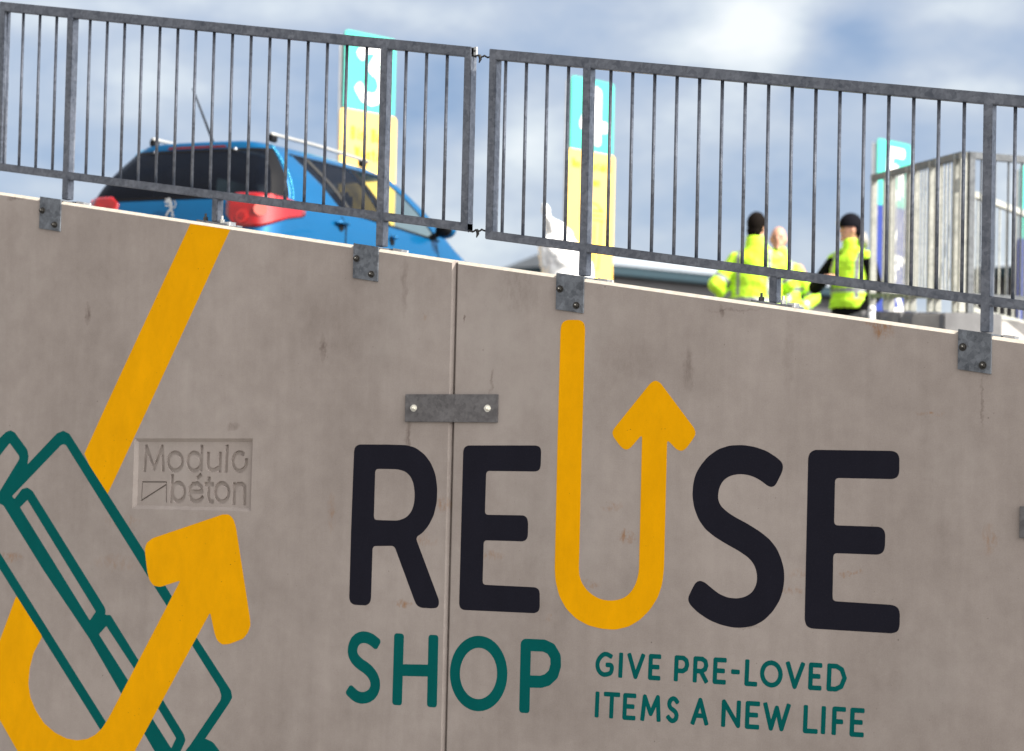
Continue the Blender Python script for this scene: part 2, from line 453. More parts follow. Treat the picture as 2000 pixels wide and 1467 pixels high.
# ---- big lettering (outlines read off the wall)
def f3(x, y): return W2(640 + x / 3.4938, 820 + y / 3.4938)
def f4(x, y): return W2(1060 + x / 2.2917, 600 + y / 2.2917)
def f5(x, y): return W2(1320 + x / 3.4938, 840 + y / 3.4938)
def f1(x, y): return W2(x / 2.2, 800 + y / 2.2)
def f6(x, y): return W2(640 + x / 4., 1200 + y / 4.)
def f7(x, y): return W2(1120 + x / 3.3333, 1220 + y / 3.3333)
Ro = [(180, 215), (187, 186), (212, 168), (420, 169), (540, 173), (600, 190), (660, 235), (705, 295), (735, 370), (748, 460), (745, 560), (725, 650), (690, 720), (650, 770), (600, 803), (760, 1232), (758, 1265), (745, 1283), (715, 1287), (640, 1283), (612, 1270), (596, 1243), (455, 860), (307, 862), (296, 1220), (288, 1250), (265, 1267), (182, 1263), (158, 1250), (147, 1222), (160, 750)]
Rh = [(325, 335), (420, 336), (480, 338), (530, 352), (565, 385), (585, 430), (595, 500), (590, 575), (570, 630), (535, 668), (480, 688), (400, 686), (315, 683)]
E1 = [(925, 215), (932, 190), (955, 175), (1422, 175), (1447, 184), (1457, 208), (1454, 312), (1446, 342), (1422, 353), (1082, 349), (1073, 648), (1338, 652), (1360, 667), (1368, 700), (1366, 795), (1355, 820), (1333, 830), (1065, 822), (1057, 1125), (1418, 1143), (1440, 1157), (1447, 1182), (1447, 1283), (1438, 1308), (1413, 1320), (928, 1298), (905, 1286), (897, 1258)]
Uo = [(80, 98), (86, 70), (108, 57), (165, 57), (184, 68), (190, 95), (175, 640), (162, 1170), (164, 1200), (174, 1232), (195, 1264), (225, 1290), (260, 1308), (300, 1314), (340, 1310), (375, 1295), (403, 1265), (420, 1230), (431, 1180), (445, 570), (400, 622), (386, 636), (368, 638), (350, 626), (316, 580), (311, 562), (318, 545), (484, 338), (505, 327), (526, 338), (679, 543), (685, 565), (678, 583), (642, 633), (622, 645), (600, 638), (557, 593), (543, 1170), (535, 1240), (515, 1300), (480, 1355), (435, 1400), (385, 1430), (325, 1444), (265, 1440), (205, 1425), (150, 1395), (105, 1350), (75, 1295), (58, 1230), (54, 1170), (66, 620)]
So = [(725, 222), (732, 250), (725, 288), (690, 358), (675, 382), (650, 390), (625, 380), (590, 352), (545, 324), (490, 305), (430, 300), (370, 312), (325, 342), (298, 388), (288, 440), (290, 480), (305, 515), (345, 555), (400, 592), (490, 640), (570, 690), (640, 745), (690, 810), (720, 880), (738, 950), (741, 1020), (730, 1100), (705, 1170), (660, 1240), (600, 1300), (530, 1337), (450, 1350), (390, 1348), (310, 1330), (230, 1298), (150, 1245), (100, 1195), (85, 1165), (86, 1138), (118, 1070), (135, 1042), (160, 1027), (195, 1037), (240, 1075), (290, 1115), (350, 1143), (415, 1150), (470, 1140), (520, 1110), (548, 1060), (556, 1010), (550, 960), (530, 910), (495, 870), (430, 825), (340, 775), (260, 725), (200, 675), (155, 610), (125, 530), (113, 450), (118, 370), (135, 300), (170, 240), (220, 180), (290, 130), (370, 105), (460, 102), (540, 115), (620, 143), (690, 188)]
E2 = [(903, 188), (914, 156), (945, 135), (1478, 142), (1511, 155), (1526, 187), (1525, 288), (1515, 320), (1483, 335), (1087, 327), (1080, 650), (1388, 660), (1416, 675), (1430, 707), (1427, 800), (1415, 835), (1383, 851), (1075, 840), (1069, 1167), (1478, 1193), (1515, 1210), (1529, 1245), (1527, 1340), (1515, 1375), (1478, 1388), (927, 1355), (893, 1340), (879, 1300)]
def big(f, pts): return [roundpoly(cpoly(f, pts), .018)]
paint(panelA, 'letter', big(f3, Ro), big(f3, Rh), YN, 'dark_paint', 'navy letter R')
paint(panelB, 'letter', big(f3, E1), [], YN, 'dark_paint', 'navy letter E beside the joint')
paint(panelB, 'arrow', big(f4, Uo), [], YY, 'yellow_paint', 'yellow letter U ending in an upward arrow')
paint(panelB, 'letter', big(f5, So), [], YN, 'dark_paint', 'navy letter S')
paint(panelB, 'letter', big(f5, E2), [], YN, 'dark_paint', 'navy last letter E')
# ---- SHOP
ws = .0545
S_ = [(374, 222), (335, 190), (285, 176), (240, 186), (207, 220), (191, 280), (203, 335), (245, 383), (310, 425), (354, 475), (375, 535), (366, 595), (332, 638), (275, 656), (222, 642), (182, 604)]
def sm(pts, it=2):                    # open Chaikin
    for _ in range(it):
        q = [pts[0]]
        for a, b in zip(pts[:-1], pts[1:]):
            q += [(a[0] * .75 + b[0] * .25, a[1] * .75 + b[1] * .25), (a[0] * .25 + b[0] * .75, a[1] * .25 + b[1] * .75)]
        pts = q + [pts[-1]]
    return pts
def st6(pts, close=False, w=ws): return stroke([f6(*p) for p in pts], w, close)
paint(panelA, 'letter', st6(sm(S_, 1)), [], YT, 'teal_paint', 'teal letter S')
paint(panelA, 'letter', st6([(557, 188), (543, 670)]) + st6([(826, 200), (815, 686)]) + st6([(557, 435), (820, 440)]), [], YT, 'teal_paint', 'teal letter H')
paint(panelB, 'letter', st6(ell(1179, 462, 185, 248, n=40), True), [], YT, 'teal_paint', 'teal letter O')
paint(panelB, 'letter', st6([(1537, 730), (1548, 238), (1690, 244), (1745, 270), (1780, 330), (1782, 400), (1762, 468), (1715, 512), (1665, 527), (1543, 524)]), [], YT, 'teal_paint', 'teal letter P')

# ---- slogan
GL = {'I': [[(.5, 0), (.5, 1)]], 'V': [[(0, 0), (.5, 1), (1, 0)]], 'E': [[(1, 0), (0, 0), (0, 1), (1, 1)], [(0, .49), (.85, .49)]],
      'F': [[(1, 0), (0, 0), (0, 1)], [(0, .52), (.75, .52)]], 'L': [[(0, 0), (0, 1), (1, 1)]], 'T': [[(0, 0), (1, 0)], [(.5, 0), (.5, 1)]],
      'P': [[(0, 1), (0, 0), (.62, 0), (.9, .1), (1, .3), (.9, .5), (.62, .6), (0, .6)]],
      'R': [[(0, 1), (0, 0), (.6, 0), (.88, .1), (.97, .28), (.88, .46), (.6, .56), (0, .56)], [(.5, .56), (1, 1)]],
      'D': [[(0, 0), (.45, 0), (.8, .13), (1, .5), (.8, .87), (.45, 1), (0, 1), (0, 0)]],
      'M': [[(0, 1), (.1, 0), (.5, .75), (.9, 0), (1, 1)]], 'N': [[(0, 1), (0, 0), (1, 1), (1, 0)]], 'W': [[(0, 0), (.27, 1), (.5, .12), (.73, 1), (1, 0)]],
      'A': [[(0, 1), (.5, 0), (1, 1)], [(.2, .68), (.8, .68)]], '-': [[(0, .5), (1, .5)]],
      'S': [[(.92, .14), (.7, .02), (.42, 0), (.15, .1), (.06, .27), (.2, .42), (.5, .5), (.82, .6), (.95, .76), (.84, .92), (.55, 1), (.28, .97), (.03, .84)]],
      'G': [[(.88, .1), (.6, 0), (.35, .04), (.08, .28), (.0, .55), (.12, .84), (.42, 1), (.7, .97), (.97, .88), (1, .52), (.68, .52)]]}
def slogan(items, top, bot, yl, xo=0):
    P = []
    for ch, x0, x1 in items:
        xm = (x0 + x1) / 2; hw = 13.5
        a, b = top(xm) + hw, bot(xm) - hw; u, v = x0 + hw + 2, x1 - hw + 2
        if ch == 'O':
            P += stroke([f7((u + v) / 2 + (v - u) / 2 * math.cos(t / 24 * 2 * math.pi), (a + b) / 2 + (b - a) / 2 * math.sin(t / 24 * 2 * math.pi) + (.058) * (v - u) / 2 * math.cos(t / 24 * 2 * math.pi)) for t in range(24)], .0205, True)
            continue
        for st in GL[ch]:
            pts = []
            for (gx, gy) in (sm(st, 2) if ch in 'SG' else st):
                x = (u + (v - u) * gx) if v > u + 2 else xm
                pts.append(f7(x - 6 * gy + 2, a + (b - a) * gy + .06 * (x - xm)))
            P += stroke(pts, .0205)
    return P
T1 = lambda x: 182 + (x - 310) * .054
B1 = lambda x: 347 + (x - 308) * .062
T2 = lambda x: 435 + (x - 155) * .065
B2 = lambda x: 605 + (x - 155) * .0735
L1 = [('G', 140, 265), ('I', 296, 322), ('V', 348, 463), ('E', 487, 570), ('P', 655, 752), ('R', 778, 878), ('E', 908, 996), ('-', 1024, 1084), ('L', 1115, 1200), ('O', 1213, 1360), ('V', 1380, 1503), ('E', 1530, 1618), ('D', 1650, 1778)]
L2 = [('I', 142, 168), ('T', 192, 303), ('E', 320, 408), ('M', 437, 570), ('S', 603, 690), ('A', 765, 880), ('N', 963, 1087), ('E', 1118, 1213), ('W', 1233, 1410), ('L', 1496, 1593), ('I', 1610, 1643), ('F', 1683, 1772), ('E', 1800, 1893)]
paint(panelB, 'slogan_line', slogan(L1, T1, B1, 0), [], YT, 'teal_paint', 'small teal words GIVE PRE-LOVED')
paint(panelB, 'slogan_line', slogan(L2, T2, B2, 0), [], YT, 'teal_paint', 'small teal words ITEMS A NEW LIFE')

# ---- mural on the left panel
def zc(x): return TOPA(x) - CH * 1.15 - .001
bl, br = W2(372, 432), W2(450, 442)
band = [(bl[0], zc(bl[0])), (br[0], zc(br[0])), f1(633, 0), f1(463, 362), f1(440, 362), f1(362, 190), f1(448, 0)]
paint(panelA, 'mural_stripe', [band], [], .0003, 'yellow_paint', 'yellow stripe running down from the wall top')
sy = [(70, 800), (0, 990), (-30, 1080), (-42, 1180), (-32, 1260), (0, 1335), (75, 1467), (150, 1540), (240, 1590), (330, 1600), (430, 1575), (520, 1530), (580, 1467), (903, 872), (922, 962), (933, 992), (955, 1010), (985, 1008), (1045, 985), (1066, 958), (1077, 925), (1073, 890), (1014, 505), (1003, 470), (985, 451), (958, 450), (655, 553), (630, 573), (622, 600), (633, 695), (642, 732), (660, 757), (690, 762), (775, 735), (470, 1320), (440, 1368), (410, 1397), (375, 1415), (330, 1421), (285, 1413), (235, 1387), (190, 1348), (155, 1295), (130, 1235), (122, 1175), (128, 1110), (145, 1045), (182, 975)]
paint(panelA, 'mural_arrow', [roundpoly(cpoly(f1, sy), .012)], [], YY, 'yellow_paint', 'thick yellow arrow curling up to the right')
t1 = []
def pl(*pts): return [f1(*p) for p in pts]
t1.append(roundpoly(pl((-40, 160), (25, 97), (45, 89), (64, 99), (117, 172), (123, 200), (118, 236), (245, 102), (272, 91), (298, 104), (640, 640), (845, 980), (993, 1208), (998, 1238), (985, 1262), (870, 1432), (845, 1467), (830, 1560), (740, 1560), (800, 1467), (948, 1248), (951, 1228), (942, 1198), (830, 1020), (630, 708), (283, 152), (272, 149), (262, 153), (52, 372), (62, 385), (95, 341), (118, 335), (140, 350), (450, 850), (454, 868), (452, 882), (475, 883), (600, 1085), (700, 1248), (790, 1395), (797, 1420), (790, 1440), (760, 1500), (700, 1520), (664, 1467), (620, 1392), (385, 985), (187, 690), (15, 412), (-20, 395), (-25, 390), (82, 215), (84, 205), (80, 196), (42, 144), (-30, 235)), .006))
hol = [roundpoly(pl((86, 420), (118, 388), (412, 868), (386, 906)), .005), roundpoly(pl((425, 966), (457, 930), (580, 1118), (757, 1412), (736, 1456)), .005)]
S6 = pl((-40, 552), (455, 1342), (475, 1380), (440, 1390), (-40, 622))
t2 = stroke(pl((800, 1520), (830, 1478), (860, 1455), (880, 1452), (900, 1462), (935, 1510)), .085)
paint(panelA, 'phone_outline', [t1[0], S6] + t2, hol, YT, 'teal_paint', 'teal outline drawing of a tilted phone')

# third panel, mostly outside the picture
bm = build_panel(-3.088, .6, TOPB); me = bpy.data.meshes.new('wall_panel'); bm.to_mesh(me); bm.free()
if W2(2000, 1000)[0] > -3.6:
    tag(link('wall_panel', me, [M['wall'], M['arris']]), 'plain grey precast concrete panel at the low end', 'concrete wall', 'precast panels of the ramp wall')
else: bpy.data.meshes.remove(me)

# joint plates
def joint_plate(c, w, h, tilt, label):
    o = empty('joint_plate', (c[0], 0, c[1])); o.rotation_euler = (0, tilt, 0)
    MB().box((0, -.006, 0), (w, .012, h)).build('plate', M['galv_plate'], o, bevel=.0015)
    for s in (-1, 1):
        b = MB().cyl((s * w * .40, -.012, 0), (s * w * .40, -.015, 0), .017, n=20).build('washer', M['bolt_bright'], o)
        MB().cyl((s * w * .40, -.015, 0), (s * w * .40, -.028, 0), .011, n=6).cyl((s * w * .40, -.028, 0), (s * w * .40, -.036, 0), .006, n=10).build('bolt', M['bolt_bright'], b)
    return tag(o, label, 'metal plate', 'steel plates bridging the wall joints')
M['galv_plate'] = galv('weathered_galvanised_plate', (.09, .086, .09), (.20, .195, .20), .25, .6)
pa, pb = W2(797, 800), W2(970, 795)
joint_plate(((pa[0] + pb[0]) / 2, (pa[1] + pb[1]) / 2), pb[0] - pa[0] + .02, .128, 0.0, 'galvanised steel plate with two bolts bridging the vertical wall joint')
pc = W2(1993, 1020)
joint_plate((pc[0] + .235, pc[1]), .47, .128, 0, 'galvanised steel plate cut off by the right edge of the photo')

# ------------------------------------------------------------------ railings
YF = .10                               # front of the railing posts
def railing(name, segs, label, group, posts, ends, bars, zt, zb, zw, yf=YF, mats=None, legs=(), brackets=True, post_w=.040, post_d=.05, rail_h=.048):
    """a sloped railing panel along local X: zt / zb / zw give top-rail top, bottom-rail top and wall top at x"""
    mats = mats or M['galv']
    o = empty(name, (segs[0], yf, zw(segs[0])))
    x0, x1 = segs; off = Vector((-segs[0], 0, -zw(segs[0])))
    def rl(nm, zf, h, y0=0., y1=post_d, xa=x0, xb=x1):
        pts = [Vector((xa, y0, zf(xa))) + off, Vector((xb, y0, zf(xb))) + off, Vector((xb, y0, zf(xb) - h)) + off, Vector((xa, y0, zf(xa) - h)) + off]
        return MB().prism(pts, (0, y1 - y0, 0)).build(nm, mats, o, bevel=.003)
    rl('top_rail', zt, rail_h); rl('bottom_rail', zb, .040)
    def vert(nm, x, zl, zh, w=post_w, d=post_d, y=0.):
        c = Vector((x, y + d / 2, (zl + zh) / 2)) + off
        return MB().box(c, (w, d, zh - zl)).build(nm, mats, o, bevel=.003)
    for x in ends: vert('end_post', x, zb(x) - .038, zt(x) - .004, y=.001)
    for x in posts:
        vert('post', x, zw(x) + .012, zt(x) - .012, y=-.0015)
        if brackets:
            br = MB(); w = .145; t = .008
            s = (zw(x + .05) - zw(x - .05)) / .1
            a = [Vector((x - w / 2, -yf - t, zw(x - w / 2) + t)) + off, Vector((x + w / 2, -yf - t, zw(x + w / 2) + t)) + off,
                 Vector((x + w / 2, -yf - t, zw(x + w / 2) - .157)) + off, Vector((x - w / 2, -yf - t, zw(x - w / 2) - .157)) + off]
            br.prism(a, (0, t - .0005, 0))
            top = [Vector((x - w / 2, -yf - .0005, zw(x - w / 2) + .0005)) + off, Vector((x + w / 2, -yf - .0005, zw(x + w / 2) + .0005)) + off,
                   Vector((x + w / 2, -yf - .0005, zw(x + w / 2) + t)) + off, Vector((x - w / 2, -yf - .0005, zw(x - w / 2) + t)) + off]
            br.prism(top, (0, .19, 0))
            b = br.build('bracket', M['galv_plate2'], o, bevel=.0015)
            for dx, dz in ((-.05, -.063), (.037, -.126)):
                c = Vector((x + dx, -yf - t, zw(x + dx) + dz)) + off
                MB().cyl(c, c + Vector((0, -.004, 0)), .0165, n=18).cyl(c + Vector((0, -.004, 0)), c + Vector((0, -.018, 0)), .0105, n=6).sph(c + Vector((0, -.018, 0)), .008, u=10, v=6).build('bolt', M['bolt'], b)
            c = Vector((x + .105, .03, zw(x + .105) + .006)) + off
            MB().box(c, (.05, .06, .012), Matrix.Rotation(-math.atan(s), 4, 'Y')).build('packer', M['galv_light'], b)
    for x in legs:
        vert('leg', x, zw(x) + .012, zb(x) - .039, w=.036)
        s = (zw(x + .05) - zw(x - .05)) / .1
        c = Vector((x + .01, .03, zw(x + .01) + .006)) + off
        pl_ = MB().box(c, (.20, .12, .009), Matrix.Rotation(-math.atan(s), 4, 'Y')).build('foot_plate', M['galv_plate2'], o, bevel=.001)
        for dx in (-.05, .055):
            c = Vector((x + dx, -.005, zw(x + dx) + .01)) + off
            MB().cyl(c, c + Vector((0, 0, .018)), .012, n=6).cyl(c + Vector((0, 0, .018)), c + Vector((0, 0, .036)), .006, n=10).build('bolt', M['bolt'] if dx < 0 else M['bolt_bright'], pl_)
        c = Vector((x + .10, .0, zw(x + .10) + .010)) + off
        MB().box(c, (.035, .05, .02)).build('packer', M['galv_light'], pl_)
    for x in bars:
        a = Vector((x, post_d / 2, zb(x) - .012)) + off; b = Vector((x, post_d / 2, zt(x) - rail_h + .012)) + off
        MB().cyl(a, b, .0078, n=12).build('baluster', mats, o, smooth=True)
    return tag(o, label, 'railing', group)
M['galv_plate2'] = galv('dark_galvanised_bracket', (.07, .08, .095), (.24, .265, .30), .5, .45)

def line(p, q, y=YF):
    a = atY(*p, y); b = atY(*q, y); s = (b.z - a.z) / (b.x - a.x)
    return lambda x: a.z + (x - a.x) * s
def bx(px, py=250): return atY(px, py, YF + .025).x
zlA = line((10, 4), (917, 91)); zbA = line((0, 318.5), (917, 436)); zlB = line((954, 95), (2000, 186.5)); zbB = line((950, 450), (1985, 585))
PA = [-8.972, -6.982]; PB = [-5.858, -3.932]
def cols(posts):
    a, b = posts; g = (b - a) / 17; r = [a + g * (i + 1) for i in range(16)]
    return [a - g * (i + .97) for i in range(4)] + r + [b + g * (i + .97) for i in range(4)], g
bA, gA = cols(PA); bB, gB = cols(PB)
GR = 'galvanised railing panels on the ramp wall'
eA = (atY(1, 100, YF).x - .0, atY(911, 200, YF).x); eB = (atY(960, 200, YF).x, PB[1] + .52)
railA = railing('railing', (eA[0] - .02, eA[1] + .02), 'galvanised steel railing panel with round bars, in front of the blue car', GR, PA, eA, bA, zlA, zbA, TOPA, legs=(atY(419, 400, YF).x,))
railB = railing('railing', (eB[0] - .02, eB[1] + .02), 'galvanised steel railing panel in front of the sign 4 and the workers', GR, PB, eB, bB, zlB, zbB, TOPB, legs=(atY(1509, 560, YF).x,))
# tab with a hole and twisted wire ties between the two panels
o = railA.location
def rel(p): return Vector(p) - o
tb = atY(929, 100, YF + .02); 
MB().box(rel(tb), (.018, .012, .04)).build('tab', M['galv_light'], railA, bevel=.002)
MB().cyl(rel(tb + Vector((0, -.0062, 0))), rel(tb + Vector((0, -.008, 0))), .0045).build('tab_hole', M['bolt'], railA)
for (xa, ya), (xb, yb) in (((918, 108), (956, 111)), ((914, 452), (950, 449))):
    a = atY(xa, ya, YF + .02); b = atY(xb, yb, YF + .02); mb = MB(); pts = []
    for i in range(13):
        t = i / 12; p = a.lerp(b, t); p.z += .004 * math.sin(t * 19) ; p.y += .004 * math.cos(t * 19); pts.append(rel(p))
    mb.tube(pts, .0042, n=8)
    m_ = a.lerp(b, .5); mb.tube([rel(m_), rel(m_ + Vector((.004, 0, -.014))), rel(m_ + Vector((-.002, 0, -.03)))], [.008, .007, .003], n=8)
    mb.build('wire_tie', M['wire'], railA, smooth=True)

# ------------------------------------------------------------------ ground, ramp and deck
def slabbox(name, x0, x1, y0, y1, z0, z1, mat):
    return tag(MB().box(((x0 + x1) / 2, (y0 + y1) / 2, (z0 + z1) / 2), (x1 - x0, y1 - y0, z1 - z0)).build(name, mat), kind='structure')
bmg = bmesh.new()
bmesh.ops.create_grid(bmg, x_segments=8, y_segments=8, size=900)
me = bpy.data.meshes.new('ground'); bmg.to_mesh(me); bmg.free()
tag(link('ground', me, M['ground']), kind='structure')
mb = MB()   # the ramp roadway just behind the wall
mb.prism([(-10.6, .205, TOPA(-10.6) - .32), (-6.4, .205, TOPA(-6.4) - .32), (.6, .205, TOPB(.6) - .32), (.6, .205, .004), (-10.6, .205, .004)], (0, 3.0, 0))
tag(mb.build('ramp', M['deck']), kind='structure')
DK = 2.38; DK2 = 2.68
mb = MB()
mb.prism([(-40, 3.21, DK2), (-12.35, 3.21, DK2), (-11.75, 3.21, DK), (-3.5, 3.21, DK), (-3.5, 3.21, .004), (-40, 3.21, .004)], (0, 26, 0))
tag(mb.build('deck', M['deck']), kind='structure')

# ------------------------------------------------------------------ materials for the background
M['car_paint'] = plain('metallic_blue_paint', (.0, .10, .255), .36, .35, spec=.25, var=.04, scale=4, coat=.45)
M['bright_paint'] = plain('polished_blue_paint', (.01, .26, .46), .2, .3, coat=1.)  # brighter copy of the body blue, a sun highlight put into colour
M['black_trim'] = plain('black_trim', (.006, .006, .007), .45, spec=.15)
M['rubber'] = plain('tyre_rubber', (.02, .02, .02), .85)
M['alloy'] = plain('wheel_alloy', (.5, .5, .52), .3, .9)
M['chrome'] = plain('chrome', (.75, .76, .78), .15, 1.)
M['red_lens'] = plain('red_lens', (.26, .001, .002), .12, coat=1., var=.3, scale=14)
M['clear_lens'] = plain('pale_lens', (.50, .07, .045), .15, coat=1.)
M['orange_lens'] = plain('pink_lens', (.40, .01, .008), .15, coat=1.)
M['seat'] = plain('seat_fabric', (.05, .05, .055), .9)
M['rail_alu'] = plain('anodised_rail', (.33, .33, .32), .5, .2)
def glassm(name, tint, mixv):
    m, t, b = nt(name); L = t.links
    b.inputs['Base Color'].default_value = (*tint, 1); b.inputs['Roughness'].default_value = .04; b.inputs['Specular IOR Level'].default_value = .12
    tr = N(t, 'ShaderNodeBsdfTransparent'); tr.inputs[0].default_value = (.62, .75, .75, 1)
    tc = N(t, 'ShaderNodeTexCoord'); no = N(t, 'ShaderNodeTexNoise', Scale=3.); L.new(tc.outputs['Object'], no.inputs['Vector'])
    r = ramp(t, no.outputs[0], [(.3, (mixv - .04,) * 3), (.7, (mixv + .04,) * 3)])
    mx = N(t, 'ShaderNodeMixShader'); L.new(r.outputs[0], mx.inputs[0]); L.new(b.outputs[0], mx.inputs[1]); L.new(tr.outputs[0], mx.inputs[2])
    L.new(mx.outputs[0], t.nodes['Material Output'].inputs[0]); return m
M['dark_glass'] = glassm('privacy_glass', (.003, .004, .007), .05)
M['clear_glass'] = glassm('window_glass', (.01, .02, .02), .72)

# ------------------------------------------------------------------ the blue estate car
# x forward from the tail, y to the left, z up. Levels: z, xr, corner start x/y inset, half width, side keys (K1..K6), front x
LV = [  # z     xr    w     K1   K2    K3    K4    K5    K6    xf(centre) hood?
    (0.2, 0.1, 0.78, 0.3, 1.3, 1.9, 2, 2.85, 3.23, 4.02),
    (0.32, 0.02, 0.835, 0.26, 1.3, 1.9, 2, 2.85, 3.33, 4.12),
    (0.45, -0.01, 0.865, 0.24, 1.3, 1.9, 2, 2.85, 3.38, 4.16),
    (0.6, 0, 0.874, 0.25, 1.3, 1.9, 2, 2.85, 3.38, 4.14),
    (0.66, 0.05, 0.876, 0.28, 1.3, 1.9, 2, 2.85, 3.33, 4.1),
    (0.78, 0.08, 0.872, 0.34, 1.3, 1.9, 2, 2.85, 3.23, 3.98),
    (0.9, 0.1, 0.862, 0.42, 1.32, 1.9, 2, 2.85, 3.1, 3.72),
    (1, 0.13, 0.842, 0.5, 1.16, 1.87, 1.97, 2.8, 2.96, 3.3),
    (1.08, 0.18, 0.815, 0.52, 1.06, 1.83, 1.93, 2.71, 2.86, 3.16),
    (1.18, 0.25, 0.775, 0.53, 0.94, 1.77, 1.87, 2.57, 2.7, 2.96),
    (1.28, 0.33, 0.71, 0.54, 0.83, 1.7, 1.8, 2.39, 2.51, 2.74),
    (1.37, 0.41, 0.645, 0.55, 0.74, 1.63, 1.72, 2.17, 2.3, 2.52),
    (1.41, 0.44, 0.61, 0.55, 0.72, 1.61, 1.7, 2.09, 2.2, 2.41),
    (1.445, 0.43, 0.55, 0.6, 0.74, 1.55, 1.65, 1.97, 2.08, 2.26),
    (1.47, 0.5, 0.46, 0.7, 0.83, 1.47, 1.55, 1.85, 1.93, 2.09),
    (1.485, 0.72, 0.3, 0.85, 0.98, 1.35, 1.45, 1.7, 1.76, 1.89),
    (1.49, 1, 0.06, 1.1, 1.08, 1.25, 1.35, 1.45, 1.53, 1.64),
]
def lerp(a, b, t): return a + (b - a) * t
def car_pt(z, q, side=1, off=0.):
    for i in range(len(LV) - 1):
        if LV[i][0] <= z <= LV[i + 1][0] + 1e-9:
            t = (z - LV[i][0]) / (LV[i + 1][0] - LV[i][0]); r = [lerp(a, b, t) for a, b in zip(LV[i], LV[i + 1])]; break
    else: r = list(LV[-1])
    _, xr, w, k1, k2, k3, k4, k5, k6, xf = r
    def sw(x): return w * (1 - .022 * ((x - 1.9) / 1.5) ** 2) if z > .25 else w
    ks = [k1, k2, k3, k4, k5, k6]
    yc = w - min(.17, w * .3); xb = xr + .035 * (yc / w) ** 2
    if q <= 1:
        y = yc * q; x = xr + .035 * (y / w) ** 2
    elif q <= 2:
        t = q - 1; p0 = Vector((xb, yc)); p3 = Vector((k1, sw(k1))); p1 = Vector((xb + .012, w - .035)); 
        p = (1 - t) ** 2 * p0 + 2 * t * (1 - t) * p1 + t * t * p3; x, y = p
    elif q <= 7:
        i = min(int(q) - 2, 4); t = q - 2 - i; x = lerp(ks[i], ks[i + 1], t); y = sw(x)
    else:
        t = (q - 7) / 2; a = t * math.pi / 2
        n = 2.6
        ct = max(math.cos(a), 0) ** (2 / n); s_ = max(math.sin(a), 0) ** (2 / n)
        x = k6 + (xf - k6) * s_; y = sw(k6) * ct
    zz = z
    wedge = max(0, min(1, (z - .6) / .3)) * max(0, min(1, (1.41 - z) / .3))
    zz -= .05 * (x - 1.2) * wedge * (1 if x > 1.2 else .5)
    if z > 1.4: zz -= .02 * max(0, (x - 1.2)) ** 2 * .8
    return Vector((x, side * y, zz))
def car_off(z, q, side, off):
    e = .004
    p = car_pt(z, q, side); a = car_pt(min(z + e, 1.489), q, side) - car_pt(max(z - e, .201), q, side); b = car_pt(z, min(q + .01, 9), side) - car_pt(z, max(q - .01, 0), side)
    n = a.cross(b)
    if n.length < 1e-9: return p
    n.normalize()
    c = Vector((2.0, 0, .8))
    if n.dot(p - c) < 0: n = -n
    return p + n * off
def patch(mb, z0, z1, q0, q1, side, off=0., nz=8, nq=10, zf=None):
    g = []
    for i in range(nz + 1):
        row = []
        for j in range(nq + 1):
            q = lerp(q0, q1, j / nq); a, b = (z0, z1) if zf is None else zf(q)
            row.append(mb.bm.verts.new(car_off(lerp(a, b, i / nz), q, side, off)))
        g.append(row)
    for i in range(nz):
        for j in range(nq): mb.bm.faces.new((g[i][j], g[i][j + 1], g[i + 1][j + 1], g[i + 1][j]))
    return mb
# grid lines
qs = sorted(set([i / 8 for i in range(0, 9)] + [1 + i / 8 for i in range(1, 9)] + [2 + i / 3 for i in range(0, 19)][:16] + [2 + i / 3 for i in range(16)] + [i + 0. for i in range(10)] + [1.88, 3.04, 6.96, 7.12] + [7 + i / 8 for i in range(17)]))
zs = sorted(set([l[0] for l in LV] + [.24, .28, .38, .52, .70, .84, .95, .97, 1.04, 1.13, 1.23, 1.325, 1.39]))
WIN = [(.97, 1.39, 0, 1.88), (1.0, 1.37, 3.04, 4), (1.0, 1.37, 5, 6), (1.04, 1.39, 7.12, 9)]
def hole(z, q):
    for a, b, c, d in WIN:
        if a - 1e-6 < z < b + 1e-6 and c < q < d: return True
    # wheel arches
    p = car_pt(z, q)
    for xa in (.78, 3.32):
        if abs(p.y) > .7 and (p.x - xa) ** 2 + (p.z - .31) ** 2 < .345 ** 2: return True
    return False
zs = sorted(set(zs + [1.37]))
mb = MB(); vm = {}
def gvv(i, j, s):
    k = (i, j, s if 0 < j < len(qs) - 1 else 1)
    if k not in vm: vm[k] = mb.bm.verts.new(car_pt(zs[i], qs[j], s))
    return vm[k]
for s in (1, -1):
    for i in range(len(zs) - 1):
        for j in range(len(qs) - 1):
            if hole((zs[i] + zs[i + 1]) / 2, (qs[j] + qs[j + 1]) / 2): continue
            try: mb.bm.faces.new((gvv(i, j, s), gvv(i, j + 1, s), gvv(i + 1, j + 1, s), gvv(i + 1, j, s)))
            except ValueError: pass
bmesh.ops.holes_fill(mb.bm, edges=[e for e in mb.bm.edges if e.is_boundary and all(v.co.z > 1.46 for v in e.verts)], sides=60)
carp = Vector((0, 0, 0))
hd = math.atan2(AX.y, AX.x)           # view axis in world
vx = Vector((_l.z, 0, 0))
view = Vector((AX.z, AY.z)).normalized()          # horizontal part of the viewing direction
va = math.atan2(view.y, view.x)
_c = atD(517, 410, 18.8); _a = va - R(26)
_o = Matrix.Rotation(_a, 2) @ Vector((.13, -.80))
car = empty('estate_car', (_c.x - _o.x, _c.y - _o.y, DK2), _a)
tag(car, 'metallic blue estate car with roof rails and dark rear window, seen from behind', 'car')
body = mb.build('body', M['car_paint'], car, smooth=True)
body.data.materials.append(M['black_trim'])
for p in body.data.polygons:
    if p.center.z < .27: p.material_index = 1
sol = body.modifiers.new('thick', 'SOLIDIFY'); sol.thickness = .012; sol.offset = -1
